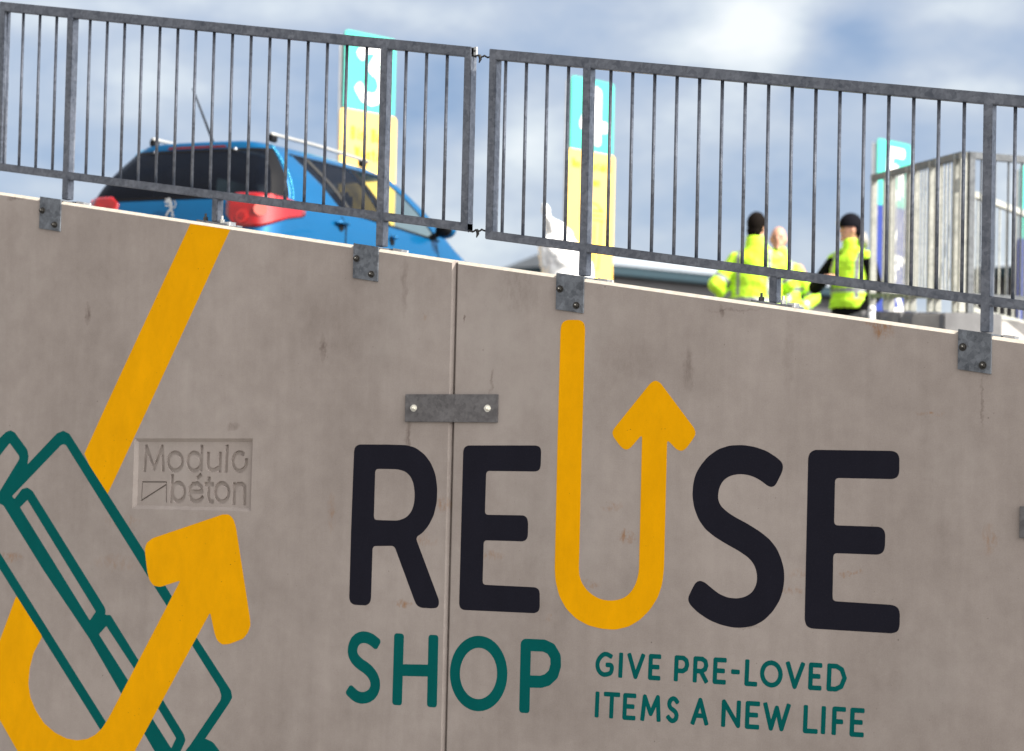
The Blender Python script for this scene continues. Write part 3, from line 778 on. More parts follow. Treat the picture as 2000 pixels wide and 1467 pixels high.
# glass
mb = MB(); [patch(mb, .97, 1.39, 0, 1.88, s, .001) for s in (1, -1)]; mb.build('rear_window', M['dark_glass'], car, smooth=True)
mb = MB(); [patch(mb, .96, .98, 0, 1.9, s, .004, 2) for s in (1, -1)]; [patch(mb, 1.375, 1.40, 0, 1.9, s, .004, 2) for s in (1, -1)]; [patch(mb, .97, 1.39, 1.50, 1.9, s, .003, 8, 4) for s in (1, -1)]; mb.build('window_surround', M['black_trim'], car, smooth=True)
for s in (1, -1):
    patch(MB(), 1.0, 1.37, 3.04, 4, s, .0).build('side_window', M['dark_glass'], car, smooth=True)
    patch(MB(), 1.0, 1.37, 5, 6, s, .0).build('side_window', M['clear_glass'], car, smooth=True)
    patch(MB(), .985, 1.385, 4.0, 5.0, s, .004, 6, 3).build('door_pillar', M['black_trim'], car, smooth=True)
    patch(MB(), 1.0, 1.37, 3.22, 3.30, s, .004, 6, 2).build('window_divider', M['rubber'], car, smooth=True)
    mb = MB(); patch(mb, .987, 1.002, 3.0, 6.1, s, .005, 1, 18); patch(mb, 1.37, 1.385, 3.0, 6.1, s, .005, 1, 18); mb.build('window_seal', M['black_trim'], car, smooth=True)
    # added bead between hatch and body, sun highlight put into its brighter colour
    MB().tube([car_off(.985 + .44 * k_ / 14, 1.97, s, .006) for k_ in range(15)], .011, n=10).build('pillar_edge', M['bright_paint'], car, smooth=True)
    # tail light: wraps the corner, pointed forward
    def zf(q):
        t = (q - .70) / (2.22 - .70)
        top = 1.0 - .02 * t - .10 * max(0, t - .75) ** 1 * 1.2; lo = .745 + .02 * t + .22 * max(0, t - .35) ** 1.6
        if t < .08: lo += (.08 - t) * 1.2; top -= (.08 - t) * .8
        return lo, max(lo + .002, top)
    tl = patch(MB(), 0, 0, .70, 2.22, s, .014, 10, 26, zf).build('tail_light', M['red_lens'], car, smooth=True)
    tl.modifiers.new('thick', 'SOLIDIFY').thickness = .02
    for (zz, qq, r_, mt) in ((.825, .90, .052, 'orange_lens'), (.825, .90, .028, 'red_lens'), (.87, 1.25, .05, 'clear_lens'), (.96, 1.5, .032, 'orange_lens'), (.95, 1.66, .024, 'orange_lens')):
        c = car_off(zz, qq, s, .018 + (.004 if r_ < .04 else 0)); c0 = car_off(zz, qq, s, 0)
        MB().cyl(c0, c + (c - c0).normalized() * .002, r_, n=20).build('lamp', M[mt], tl, smooth=False)
    patch(MB(), .30, .62, 0, 1.7, s, .004, 6, 12).build('bumper', M['car_paint'], car, smooth=True)
    # seams
    for q_ in (2.9, 4.5, 5.9): patch(MB(), .30, .95, q_, q_ + .02, s, .0015, 14, 1).build('panel_gap', M['black_trim'], car)
    patch(MB(), .655, .665, 0, 2.0, s, .005, 1, 14).build('panel_gap', M['black_trim'], car)
    for q_ in (2.72, 4.5):
        c = car_off(.89, q_, s, .02); c1 = car_off(.895, q_ + .19, s, .02)
        mb = MB(); mid = car_off(.895, q_ + .1, s, .042); mb.tube([c, mid, c1], [.013, .017, .013], n=10)
        h_ = mb.build('door_handle', M['car_paint'], car, smooth=True)
        MB().cyl(car_off(.87, q_ + .1, s, .0), car_off(.87, q_ + .1, s, .006), .04, n=16).build('handle_recess', M['black_trim'], h_)
    # roof rail with feet
    pts = []
    for k in range(13):
        t = k / 12; x = lerp(.62, 2.15, t); z = 1.515 - .03 * max(0, t - .35) ** 1.5 * 1.6; pts.append(Vector((x, s * (.535 - .01 * t), z + .012)))
    rg_ = [[p + Vector((0, .014 * math.cos(a_ * math.pi / 5), .015 * math.sin(a_ * math.pi / 5))) for a_ in range(10)] for p in pts]
    rr_ = MB().loft(rg_).build('roof_rail', M['rail_alu'], car, smooth=True)
    for k in (0, 11): MB().box(pts[k] - Vector((-.03, 0, .03)), (.10, .035, .06)).build('rail_foot', M['black_trim'], rr_, bevel=.01)
    # mirror
    c = car_pt(1.05, 5.95, s) + Vector((.02, s * .13, .02))
    mr = MB().sph(c, .10, (.55, .95, .72)).build('door_mirror', M['car_paint'], car, smooth=True)
    MB().sph(c - Vector((.035, 0, 0)), .088, (.4, .9, .68)).build('mirror_glass', M['black_trim'], mr, smooth=True)
    MB().tube([car_pt(1.0, 5.85, s), c - Vector((0, s * .05, .02))], .025).build('mirror_arm', M['black_trim'], mr, smooth=True)
    for xa in (.78, 3.32):
        w = empty('wheel', (0, 0, 0)); w.parent = car; w.location = (xa, s * .765, .31)
        bm_ = MB(); rings = []
        for k in range(9):
            a = k / 8 * math.pi; rr0 = .265 + .045 * math.sin(a); yy = -.1 * math.cos(a)
            rings.append([(rr0 * math.cos(2 * math.pi * i / 36), yy, rr0 * math.sin(2 * math.pi * i / 36)) for i in range(36)])
        bm_.loft(rings).build('tyre', M['rubber'], w, smooth=True)
        al = MB().cyl((0, s * .06, 0), (0, s * .105, 0), .06, n=20)
        for k in range(5):
            a = 2 * math.pi * k / 5; al.box((.13 * math.cos(a), s * .10, .13 * math.sin(a)), (.2, .02, .045), Matrix.Rotation(-a, 4, 'Y'))
        al.build('rim', M['alloy'], w)
# hatch details
mb = MB(); patch(mb, 1.412, 1.432, 0, .62, 1, .012, 2, 6); patch(mb, 1.412, 1.432, 0, .62, -1, .012, 2, 6)
mb.build('brake_light', M['red_lens'], car, smooth=True)
for s in (1, -1):
    c = car_off(1.385, .80 if s > 0 else .75, s, .01); MB().sph(c, .016).build('hatch_hinge', M['chrome'], car, smooth=True)
c0 = car_pt(1.46, 0.22, -1) + Vector((.06, 0, .01))
MB().tube([c0, c0 + Vector((-.10, .13, .40))], [.010, .006], n=8).build('aerial', M['black_trim'], car, smooth=True)
MB().cyl(c0 - Vector((0, 0, .02)), c0 + Vector((-.008, .01, .03)), .018, .008).build('aerial_base', M['black_trim'], car, smooth=True)
# rearing lion badge in bright metal on the hatch
cb = car_off(.90, 0, 1, .012)
def bq(pts): return [(-x * .0072, y * .0072) for x, y in pts]
polys = []
for pts, w in (([(-3, 7), (-1, 8), (1, 5), (2, 1), (1, -3)], .022), ([(1, 4), (-3, 4.5), (-6, 5.5)], .011), ([(1.5, 2), (-2, 1), (-5, 1.5)], .011), ([(1, -3), (-1.5, -5), (-4, -9)], .015),
               ([(2, -3), (4, -6), (3, -9), (5, -9.5)], .014), ([(2.5, -1), (6, -1), (7.5, 3), (5.5, 6)], .009), ([(-3, 7), (-5, 8)], .012)):
    polys += stroke(bq(pts), w)
bd = link('badge', slab(polys, [], .0, .006, mp=lambda x, z, y: (cb.x + y - .006, x, cb.z + z)), M['chrome'], car)
mb = MB().box((car_off(.50, 0, 1, .01).x - .002, 0, .48), (.012, .52, .11)); mb.build('number_plate', plain('plate_yellow', (.7, .5, .06), .5), car, bevel=.003)
mb = MB(); mb.box((2.0, 0, .36), (3.3, 1.5, .05)); mb.box((3.05, 0, .88), (.25, 1.35, .18)); mb.build('cabin_floor', M['seat'], car, bevel=.02)
for (x, y) in ((2.05, .36), (2.05, -.36), (1.15, .36), (1.15, -.36)):
    sroot = MB().box((x + .22, y, .52), (.5, .48, .16)).box((x, y, .80), (.14, .46, .55), Matrix.Rotation(-.22, 4, 'Y')).build('seat', M['seat'], car, bevel=.05, seg=3)
    MB().box((x - .085, y, 1.15), (.09, .26, .17)).build('headrest', M['seat'], sroot, bevel=.035, seg=3)

# ------------------------------------------------------------------ signs
M['sign_teal'] = plain('sign_teal', (.06, .46, .36), .35, var=.02)
M['sign_yellow'] = plain('sign_yellow', (.95, .60, .13), .4, var=.03)
M['sign_blue'] = plain('sign_blue', (.015, .035, .22), .4, var=.03)
M['sign_white'] = plain('sign_white', (.85, .85, .85), .4, var=.02)
M['sign_text'] = plain('sign_text', (.80, .50, .01), .5, var=.05)
M['sign_pole'] = plain('sign_pole', (.55, .56, .56), .45, .2)
DG = {'3': [[(.08, .16), (.25, .03), (.5, 0), (.92, .02), (.52, .40), (.82, .5), (.95, .72), (.80, .93), (.5, 1), (.22, .96), (.03, .82)]],
      '4': [[(.62, 0), (.0, .70), (1, .70)], [(.66, .03), (.66, 1)]],
      '5': [[(.9, 0), (.2, 0), (.14, .42), (.5, .38), (.85, .5), (.93, .72), (.78, .93), (.5, 1), (.2, .95), (.03, .84)]], '6': [[(.8, .02), (.4, .2), (.08, .6), (.2, .92), (.5, 1), (.85, .9), (.95, .68), (.8, .48), (.5, .42), (.15, .55)]]}
LC = {'B': [[(0, 0), (0, 1), (.6, 1), (.9, .8), (.7, .52), (0, .5), (.65, .5), (.85, .25), (.6, 0), (0, 0)]], 'i': [[(.5, .38), (.5, 1)], [(.5, .1), (.5, .14)]], 'n': [[(0, .38), (0, 1)], [(0, .5), (.5, .38), (.95, .5), (1, 1)]],
      'W': [[(0, 0), (.25, 1), (.5, .2), (.75, 1), (1, 0)]], 'a': [[(.1, .42), (.7, .4), (1, .6), (1, 1), (.3, 1), (0, .85), (.2, .7), (1, .7)]], 's': [[(.95, .45), (.4, .38), (.05, .52), (.9, .82), (.6, 1), (.05, .95)]],
      't': [[(.4, .1), (.4, .9), (.8, 1)], [(0, .4), (.8, .4)]], 'e': [[(.05, .7), (1, .7), (.85, .42), (.4, .38), (0, .65), (.2, .95), (.9, .97)]], 'g': [[(1, .7), (.6, .4), (.1, .5), (.05, .85), (.5, 1), (1, .85)], [(1, .4), (1, 1.2), (.5, 1.35), (.1, 1.25)]],
      'N': GL['N'], 'R': GL['R'], 'I': GL['I'], 'o': [[(.5, .38), (.05, .55), (.05, .85), (.5, 1), (.95, .85), (.95, .55), (.5, .38)]], 'c': [[(.95, .48), (.5, .38), (.05, .6), (.1, .9), (.5, 1), (.95, .92)]],
      'y': [[(0, .4), (.5, 1)], [(1, .4), (.4, 1.3)]], 'l': [[(.5, 0), (.5, 1)]], 'b': [[(0, 0), (0, 1), (.6, 1), (1, .8), (.8, .45), (0, .5)]], 'm': [[(0, 1), (0, .4), (.5, .45), (.5, 1)], [(.5, .5), (1, .42), (1, 1)]]}
def words(txt, cx, ztop, h, adv, sw_):
    P = []; n = len(txt); x = cx - n * adv / 2
    for ch in txt:
        if ch != ' ':
            for st in LC[ch]: P += stroke([(x + (.12 + .66 * a) * adv, ztop - b * h) for a, b in st], sw_)
        x += adv
    return P
def sign(px, py, d, digit, label, lower, base, pxr, grp='tall numbered recycling bay signs'):
    p = atD(px, py, d)
    ang = va - R(41)                       # the face runs away to the right
    o = empty('bay_sign', (p.x, p.y, base), ang)
    Ht = p.z - base; w = .72
    # local x runs along the face (away from the lens), -y is the visible face
    def rr(x0, x1, z0, z1, r=.05): return roundpoly([(x0, z0), (x1, z0), (x1, z1), (x0, z1)], r)
    link('number_panel', slab([rr(0, w, Ht - .78, Ht)], [], -.02, -.006), M['sign_teal'], o)
    hz = Ht - .775
    bk = link('lower_panel', slab([rr(-.04, w + .03, .35, hz)], [], -.024, -.008), M['sign_' + lower], o)
    if digit:
        P = []
        for st in DG[digit]: P += stroke([(.20 + .36 * a, Ht - .13 - .52 * b) for a, b in st], .115)
        link('number', slab(P, [], -.026, -.02), M['sign_white'], o)
    for x in (.02, w - .02): MB().cyl((x, .045, 0), (x, .045, Ht - .05), .022, n=12).build('pole', M['sign_pole'], o, smooth=True)
    MB().box((w / 2, .045, .02), (w + .1, .3, .04)).build('base_plate', M['sign_pole'], o)
    tag(o, label, 'sign', grp)
    return o, Ht, hz
def put(o, polys, nm, mat, y=.028): link(nm, slab(polys, [], -y, -.024), M[mat], o)
s3, h3, z3 = sign(672, 57, 25, '3', 'tall sign with a white 3 on teal above pale yellow', 'yellow', DK2, 775)
put(s3, words('Bin Bag', .36, z3 - .17, .11, .072, .02) + words('Waste', .36, z3 - .36, .11, .078, .02), 'sign_text', 'sign_text')
s4, h4, z4 = sign(1114, 147, 27, '4', 'tall sign with a white 4 on teal above yellow with a bin icon', 'yellow', DK2, 1200)
put(s4, words('Non Recyclable', .36, z4 - .10, .085, .047, .013) + words('Items', .36, z4 - .27, .085, .06, .013), 'sign_text', 'sign_text')
ic = []
zz = z4 - .62
for pts in ([(.20, zz), (.56, zz)], [(.20, zz - .05), (.56, zz - .05)], [(.18, zz - .10), (.58, zz - .10)], [(.22, zz - .12), (.26, zz - .62), (.50, zz - .62), (.54, zz - .12)], [(.42, zz - .15), (.42, zz - .55)], [(.24, zz + .06), (.32, zz + .08), (.46, zz + .07), (.55, zz)]):
    ic += stroke(pts, .014)
put(s4, ic, 'bin_icon', 'sign_text')
s5, h5, z5 = sign(1712, 270, 30, '5', 'tall sign with a white 5 on teal above blue, behind the far railing', 'blue', DK, 1778)
blob = []
for k, (a, b) in enumerate(((.18, .30), (.42, .22), (.30, .46), (.5, .52))): blob += stroke([(a, z5 - .18 - .42 * k), (a + .16, z5 - .2 - .42 * k), (b + .1, z5 - .36 - .42 * k), (a, z5 - .42 - .42 * k)], .07)
put(s5, blob, 'white_mark', 'sign_white')
s6, h6, z6 = sign(1992, 322, 27, None, 'tall teal and blue sign cut off by the right edge of the photo', 'blue', DK, 2100)

# ------------------------------------------------------------------ white sack in front of sign 4
M['sack'] = plain('white_woven_plastic', (.84, .84, .83), .6, var=.05, scale=30, bump=.4)
rows = [(150, 262, 290), (200, 225, 322), (280, 222, 345), (340, 245, 385), (420, 272, 490), (480, 282, 600), (600, 288, 690), (700, 250, 760), (800, 190, 830), (900, 165, 900), (1000, 170, 985), (1100, 195, 1050), (1200, 225, 1068), (1400, 215, 1060), (1700, 190, 1080), (2100, 190, 1080), (2500, 210, 1050)]
sp0 = atD(1105, 450, 24); right = Vector((-view.y, view.x)) * -1
rings = []
random.seed(3)
for (yy, a, b) in rows:
    pc_ = atD(1030 + (a + b) / 2 / 8.147, 380 + yy / 8.147, 24); hw = (b - a) / 2 / 8.147 * 24 / F
    ring = []
    for i in range(28):
        t = 2 * math.pi * i / 28; k = 1 + .06 * math.sin(5 * t + yy * .01) + .03 * math.sin(9 * t - yy * .02)
        u = hw * math.cos(t) * (1 if abs(math.cos(t)) > .9 else k); v = max(.03, hw * .75) * math.sin(t) * k
        q = Vector((pc_.x, pc_.y, max(pc_.z, DK2 + .0))) + Vector((right.x * u + view.x * v, right.y * u + view.y * v, 0))
        ring.append(q - Vector((sp0.x, sp0.y, DK2)))
    if pc_.z > DK2 - .02: rings.append(ring)
rings.append([Vector((p.x, p.y, 0)) for p in rings[-1]]) if rings[-1][0].z > .01 else None
sm_ = MB().loft(rings)
bmesh.ops.subdivide_edges(sm_.bm, edges=list(sm_.bm.edges), cuts=2, use_grid_fill=True, smooth=.3)
from mathutils import noise as _n2
sm_.bm.normal_update()
for v in sm_.bm.verts:
    c = v.co; v.co = c + v.normal * (abs(_n2.noise(c * 9)) * -.035 + _n2.noise(c * 24) * .010 + .01)
sk = sm_.build('bulk_sack', M['sack'], None, loc=(sp0.x, sp0.y, DK2), smooth=True)
tag(sk, 'bulging white plastic sack with a pointed corner standing before sign 4', 'sack')

# ------------------------------------------------------------------ people
M['skin'] = plain('skin', (.56, .29, .20), .55, var=.08, scale=20)
M['hair'] = plain('dark_hair', (.006, .004, .003), .9, spec=.1, var=.3, scale=60)
M['hivis'] = plain('hi_vis_yellow', (.52, .88, .03), .6, var=.10, scale=9, bump=.5)
M['band'] = plain('reflective_band', (.26, .27, .28), .4, .2)
M['black_cloth'] = plain('black_cloth', (.004, .004, .005), .9, spec=.1, var=.2, scale=30)
M['trouser'] = plain('navy_trousers', (.015, .018, .03), .85)
M['beanie'] = plain('black_knit', (.005, .005, .008), .9, spec=.1, bump=.6, scale=60)
M['grey_fur'] = plain('grey_fleece', (.28, .27, .25), .95, bump=.8, scale=50)
M['boot'] = plain('boot_leather', (.02, .018, .015), .7)
def ering(c, rx, ry, n=20, tw=0.):
    return [(c[0] + rx * math.cos(2 * math.pi * i / n + tw), c[1] + ry * math.sin(2 * math.pi * i / n + tw) * (1 if math.sin(2 * math.pi * i / n) > 0 else .9), c[2]) for i in range(n)]
def hand(mb, wr, dr, up, s):
    """palm, four bent fingers and a thumb; dr = along the hand, up = back of hand, s = side of the thumb"""
    wr = Vector(wr); dr = Vector(dr).normalized(); up = (Vector(up) - Vector(up).dot(dr) * dr).normalized(); sd = dr.cross(up) * s
    mb.tube([wr, wr + dr * .03, wr + dr * .075], [.026, .030, .032], n=12)
    for k, (l, o_) in enumerate(((.070, .030), (.078, .011), (.073, -.009), (.058, -.027))):
        b = wr + dr * .085 + sd * o_
        p1 = b + dr * l * .45 - up * .008; p2 = p1 + dr * l * .3 - up * .016; p3 = p2 + dr * l * .12 - up * .02
        mb.tube([b - dr * .02, p1, p2, p3], [.0095, .009, .008, .007], n=8)
    b = wr + dr * .03 + sd * .025
    mb.tube([b, b + dr * .03 + sd * .028 - up * .008, b + dr * .06 + sd * .034 - up * .015], [.012, .0105, .0085], n=8)
def person(px, py, d, hgt, rz, label, arms, jacket, hairkind, head_turn=0., base=DK, arm_cloth='hivis', belly=0.):
    top = atD(px, py, d)
    o = empty('person', (top.x, top.y, base), rz); k = (top.z - base) / 1.80
    o.scale = (k, k, k)
    hx, hy = 0., .02
    # ---- body, one continuous surface
    mb = MB()
    hz = 1.685
    T = Matrix.Rotation(head_turn, 4, 'Z')
    def hp(x, y, z): v = T @ Vector((x, y, 0)); return (hx + v.x, hy + v.y, z)
    mb.sph((hx, hy, hz), .1, (.76, .95, 1.12), u=24, v=18, m=T)
    mb.sph(hp(0, .035, hz - .055), .062, (.85, .95, 1.), m=T)                                # jaw
    mb.sph(hp(0, .088, hz - .105), .020, (1.1, .8, .9)); mb.sph(hp(0, .102, hz - .022), .016, (.75, .9, 1.5))
    mb.sph(hp(0, .085, hz - .068), .016, (1.5, .6, .6)); mb.sph(hp(0, .078, hz + .022), .03, (1.6, .45, .5))
    for s in (-1, 1): mb.sph(hp(s * .078, .0, hz - .015), .026, (.35, .8, 1.2), m=T)
    mb.tube([(0, -.01, 1.42), (0, 0, 1.50), (hx, hy - .01, 1.60)], [.070, .060, .058], n=16)
    tor = [(.86, .165, .115), (.95, .175, .12), (1.05, .160, .110), (1.18, .170, .118), (1.30, .190, .120), (1.40, .185, .105), (1.46, .11, .075), (1.49, .06, .06)]
    mb.loft([ering((0, 0, z), a, b) for z, a, b in tor])
    for s in (-1, 1):
        mb.tube([(s * .09, 0, .90), (s * .105, .015, .50), (s * .11, -.01, .10)], [.088, .060, .042], n=14)
        mb.tube([(s * .11, -.04, .05), (s * .115, .15, .035)], [.045, .038], n=10)
        sh, el, wr = [Vector(a) for a in arms[0 if s < 0 else 1][:3]]
        mb.tube([sh, el, wr], [.055, .043, .027], n=12)
        hand(mb, wr, arms[0 if s < 0 else 1][3], arms[0 if s < 0 else 1][4], s)
    remesh(mb, 'body', [M['skin']], o, .0075, 3)
    bd_ = o.children[0]
    # eyes (they sit in the body mesh's face)
    mb = MB()
    for s in (-1, 1): mb.sph(hp(s * .032, .083, hz + .004), .011)
    mb.build('eye', M['boot'], o, smooth=True)
    # ---- trousers, boots
    mb = MB(); mb.loft([ering((0, 0, z), a, b) for z, a, b in ((.80, .17, .13), (.90, .19, .135), (1.02, .185, .125))])
    for s in (-1, 1): mb.tube([(s * .09, 0, .88), (s * .108, .015, .50), (s * .112, -.01, .08)], [.105, .082, .068], n=14)
    remesh(mb, 'trousers', [M['trouser']], o, .012, 6)
    mb = MB()
    for s in (-1, 1): mb.tube([(s * .112, -.05, .065), (s * .112, .02, .06), (s * .118, .17, .045)], [.06, .056, .045], n=12)
    remesh(mb, 'boots', [M['boot']], o, .012, 3)
    # ---- jacket / vest
    mb = MB()
    hem = jacket['hem']; bl_ = belly
    rg = [(hem, .235, .165 + bl_), (hem + .08, .240, .172 + bl_), (1.02, .222, .160 + bl_), (1.15, .222, .160 + bl_ * .7), (1.28, .232, .158), (1.38, .228, .145), (1.44, .165, .115), (1.485, .10, .095), (1.54, .086, .086), (1.585, .080, .084)]
    rg = [(z, a * jacket.get('wide', 1.), b) for z, a, b in rg]
    if jacket.get('vest'): rg = [(z, a * .92, b * .98) for z, a, b in rg]
    mb.loft([ering((0, -.002, z), a, b, 24) for z, a, b in rg if z >= hem])
    if not jacket.get('vest'):
        for i, s in enumerate((-1, 1)):
            sh, el, wr = [Vector(a) for a in arms[i][:3]]
            sh = sh + Vector((-.025 * (1 if sh.x > 0 else -1), 0, -.035))
            mb.tube([sh, sh.lerp(el, .5), el, el.lerp(wr, .5), wr.lerp(el, .06)], [.090, .084, .074, .064, .052], n=14)
    else:
        for s in (-1, 1): mb.tube([(s * .10, 0, 1.42), (s * .19, 0, 1.40)], [.085, .075], n=14)
    jk = remesh(mb, 'vest' if jacket.get('vest') else 'jacket', [M['hivis'], M['band']], o, .0095, 7)
    me = jk.data
    from mathutils import noise as _n
    for v in me.vertices:
        c = v.co; w_ = _n.noise(Vector((c.x * 9, c.y * 9, c.z * 5 + rz))) * .016 + _n.noise(Vector((c.x * 22 + 5, c.y * 22, c.z * 30))) * .006 + math.sin(c.z * 34 + c.x * 14 + 3 * _n.noise(c * 4)) * .004
        v.co = c + v.normal * w_
    ban = jacket.get('bands', [])
    arms_v = [[Vector(a) for a in arms[i][:3]] for i in (0, 1)]
    for p in me.polygons:
        c = p.center; g = False
        if abs(c.x) < .26 and c.y > -.3:
            for z in ban:
                if abs(c.z - z) < .022 and math.hypot(c.x / .25, c.y / .2) < 1.15: g = True
            if 1.02 < c.z < 1.46 and abs(abs(c.x) - .145) < .018 and jacket.get('braces'): g = True
        if not jacket.get('vest'):
            for sh, el, wr in arms_v:
                for t_, aa, bb in ((.75, sh, el), (.45, el, wr)):
                    q = aa.lerp(bb, t_); dd = (bb - aa).normalized()
                    if abs((c - q).dot(dd)) < .02 and (c - q).length < .11 and math.hypot(c.x / .235, c.y / .17) > 1.0: g = True
        if g: p.material_index = 1
    if jacket.get('vest'):
        mb = MB()
        for i, s in enumerate((-1, 1)):
            sh, el, wr = [Vector(a) for a in arms[i][:3]]
            mb.tube([sh, sh.lerp(el, .5), el, el.lerp(wr, .5), wr.lerp(el, .06)], [.082, .075, .070, .058, .046], n=14)
        mb.loft([ering((0, 0, z), a, b) for z, a, b in ((.84, .195, .145), (.95, .198, .145), (1.15, .19, .14), (1.35, .20, .13), (1.44, .15, .105), (1.50, .085, .085), (1.55, .078, .080))])
        remesh(mb, 'black_jacket', [M['black_cloth']], o, .010, 6)
    # ---- hair / hat
    mb = MB()
    if hairkind == 'short':
        mb.sph((hx, hy - .012, hz + .022), .108, (.80, .96, 1.04), u=24, v=18, m=T)
        mb.sph(hp(0, -.040, hz - .05), .080, (.95, .8, .95), m=T)
        bmesh.ops.delete(mb.bm, geom=[v for v in mb.bm.verts if (T.inverted() @ (v.co - Vector((hx, hy, 0)))).y > .045 and v.co.z < hz + .055], context='VERTS')
        mb.build('hair', M['hair'], o, smooth=True)
    elif hairkind == 'beanie':
        mb.sph((hx, hy - .004, hz + .035), .118, (.84, .98, 1.0), u=24, v=18, m=T)
        bmesh.ops.delete(mb.bm, geom=[v for v in mb.bm.verts if v.co.z < hz + .012], context='VERTS')
        mb.sph(hp(0, -.045, hz - .005), .088, (.95, .85, .9), m=T)
        b_ = mb.build('beanie', M['beanie'], o, smooth=True)
        q = Vector(hp(.045, .104, hz + .055)); MB().sph(q, .024, (1, .5, .9)).build('beanie_patch', M['sign_white'], b_, smooth=True)
        mb = MB(); mb.tube([hp(.07, -.10, hz - .11), hp(0, -.125, hz - .13), hp(-.07, -.10, hz - .11)], [.05, .06, .05], n=12); mb.sph(hp(0, -.12, hz - .08), .06, (1.3, .7, 1.1), m=T)
        remesh(mb, 'hood', [M['grey_fur']], o, .012, 2)
    elif hairkind == 'bald':
        mb.sph((hx, hy - .03, hz - .02), .094, (.84, .80, .75), u=20, v=14, m=T)
        bmesh.ops.delete(mb.bm, geom=[v for v in mb.bm.verts if (T.inverted() @ (v.co - Vector((hx, hy, 0)))).y > .0 or v.co.z > hz + .04], context='VERTS')
        mb.build('hair', plain('grey_stubble', (.25, .17, .13), .8), o, smooth=True)
    return tag(o, label, 'person', 'workers talking on the deck')
# arms: (shoulder, elbow, wrist, hand direction, back-of-hand)  - first is the person's left (x<0 when s=-1)
FA = va - math.pi / 2                                             # facing straight away from the lens
person(1478, 417, 24, 1.8, FA - R(14), 'person with dark hair seen from behind in a yellow hi-vis jacket, left elbow out',
       [((-.20, 0, 1.39), (-.36, -.10, 1.12), (-.22, .08, .93), (.5, .6, -.6), (-1, 0, 0)), ((.20, 0, 1.39), (.30, .10, 1.14), (.12, .28, 1.08), (-1, .3, 0), (0, 1, .3))],
       {'hem': .84, 'bands': [.98], 'braces': True, 'wide': 1.12}, 'short', head_turn=R(-28), belly=.02)
person(1522, 443, 25, 1.8, FA + R(160), 'bald person in a yellow hi-vis jacket facing the camera behind the dark-haired one',
       [((-.20, 0, 1.38), (-.33, -.12, 1.10), (-.19, .14, .92), (.6, .5, -.6), (-1, 0, 0)), ((.20, 0, 1.38), (.32, -.06, 1.10), (.22, .14, .96), (-.3, .7, -.5), (1, 0, 0))],
       {'hem': .80, 'bands': [1.0, 1.18], 'braces': True}, 'bald', head_turn=R(10), belly=.05)
person(1664, 424, 24, 1.8, FA + R(136), 'person in black beanie and yellow hi-vis vest over black sleeves, hand at the chest',
       [((-.19, 0, 1.38), (-.26, -.06, 1.08), (-.20, .10, .88), (.1, .4, -1), (-1, 0, 0)), ((.19, 0, 1.38), (.40, .02, 1.15), (.13, .25, 1.21), (-1, .1, .05), (0, 1, .4))],
       {'hem': .93, 'vest': True, 'bands': [1.10], 'braces': True}, 'beanie', head_turn=R(-34))

# ------------------------------------------------------------------ far railings on stepped kerb walls
M['far_galv'] = galv('sunlit_galvanised_steel', (.26, .27, .25), (.50, .50, .45), .1, .5)  # lit copy of the railing steel, sunlight put into its colour
M['far_galv_dark'] = galv('railing_steel', (.05, .055, .062), (.13, .14, .15), .3, .5)  # dark copy of the same steel, shade put into its colour
def far_rail(p0, p1, zt0, zt1, h, label, mat_r, mat_v, posts=(0., 1.), n=None, skip=0):
    p0 = Vector(p0); p1 = Vector(p1); L_ = (p1 - p0).length; a = math.atan2(p1.y - p0.y, p1.x - p0.x)
    o = empty('far_railing', (p0.x, p0.y, 0), a); s = (zt1 - zt0) / L_
    def rl(nm, dz, hh):
        MB().prism([(0, -.025, zt0 + dz), (L_, -.025, zt1 + dz), (L_, -.025, zt1 + dz - hh), (0, -.025, zt0 + dz - hh)], (0, .05, 0)).build(nm, mat_r, o)
    rl('top_rail', 0, .05); rl('bottom_rail', -h + .04, .04)
    for t in posts:
        x = max(.025, min(L_ - .025, t * L_)); z1_ = zt0 + s * x
        MB().box((x, .001, z1_ - h / 2 - .055), (.05, .052, h + .11 - .01)).build('post', mat_v, o, bevel=.003)
    n = n or int(L_ / .115)
    for i in range(1, n - skip):
        x = L_ * i / n; z1_ = zt0 + s * x
        MB().cyl((x, 0, z1_ - .04), (x, 0, z1_ - h + .03), .008, n=8).build('baluster', mat_v, o)
    return tag(o, label, 'railing', 'galvanised railings beyond the workers')
Q0 = atD(1884, 296, 18.6); Q1 = atD(1706, 342, 22.2)
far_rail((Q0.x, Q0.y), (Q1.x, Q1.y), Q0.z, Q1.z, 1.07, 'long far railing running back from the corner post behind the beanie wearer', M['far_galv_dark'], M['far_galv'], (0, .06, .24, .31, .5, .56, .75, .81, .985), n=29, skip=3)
dirb = Vector((math.cos(va - R(67)), math.sin(va - R(67))))
Qb = (Q0.x + dirb.x * .03, Q0.y + dirb.y * .03)
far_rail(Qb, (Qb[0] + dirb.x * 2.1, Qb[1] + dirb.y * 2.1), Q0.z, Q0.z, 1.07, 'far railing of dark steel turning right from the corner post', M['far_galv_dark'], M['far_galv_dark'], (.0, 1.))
Q2 = atD(1896, 372, 21.1)
far_rail((Q2.x, Q2.y), (Q2.x - .15, Q2.y + 3.0), Q2.z, Q2.z - .05, 1.0, 'bright sunlit handrail behind the dark corner railing', M['far_galv'], M['far_galv'], (0, .5, 1.), n=16)
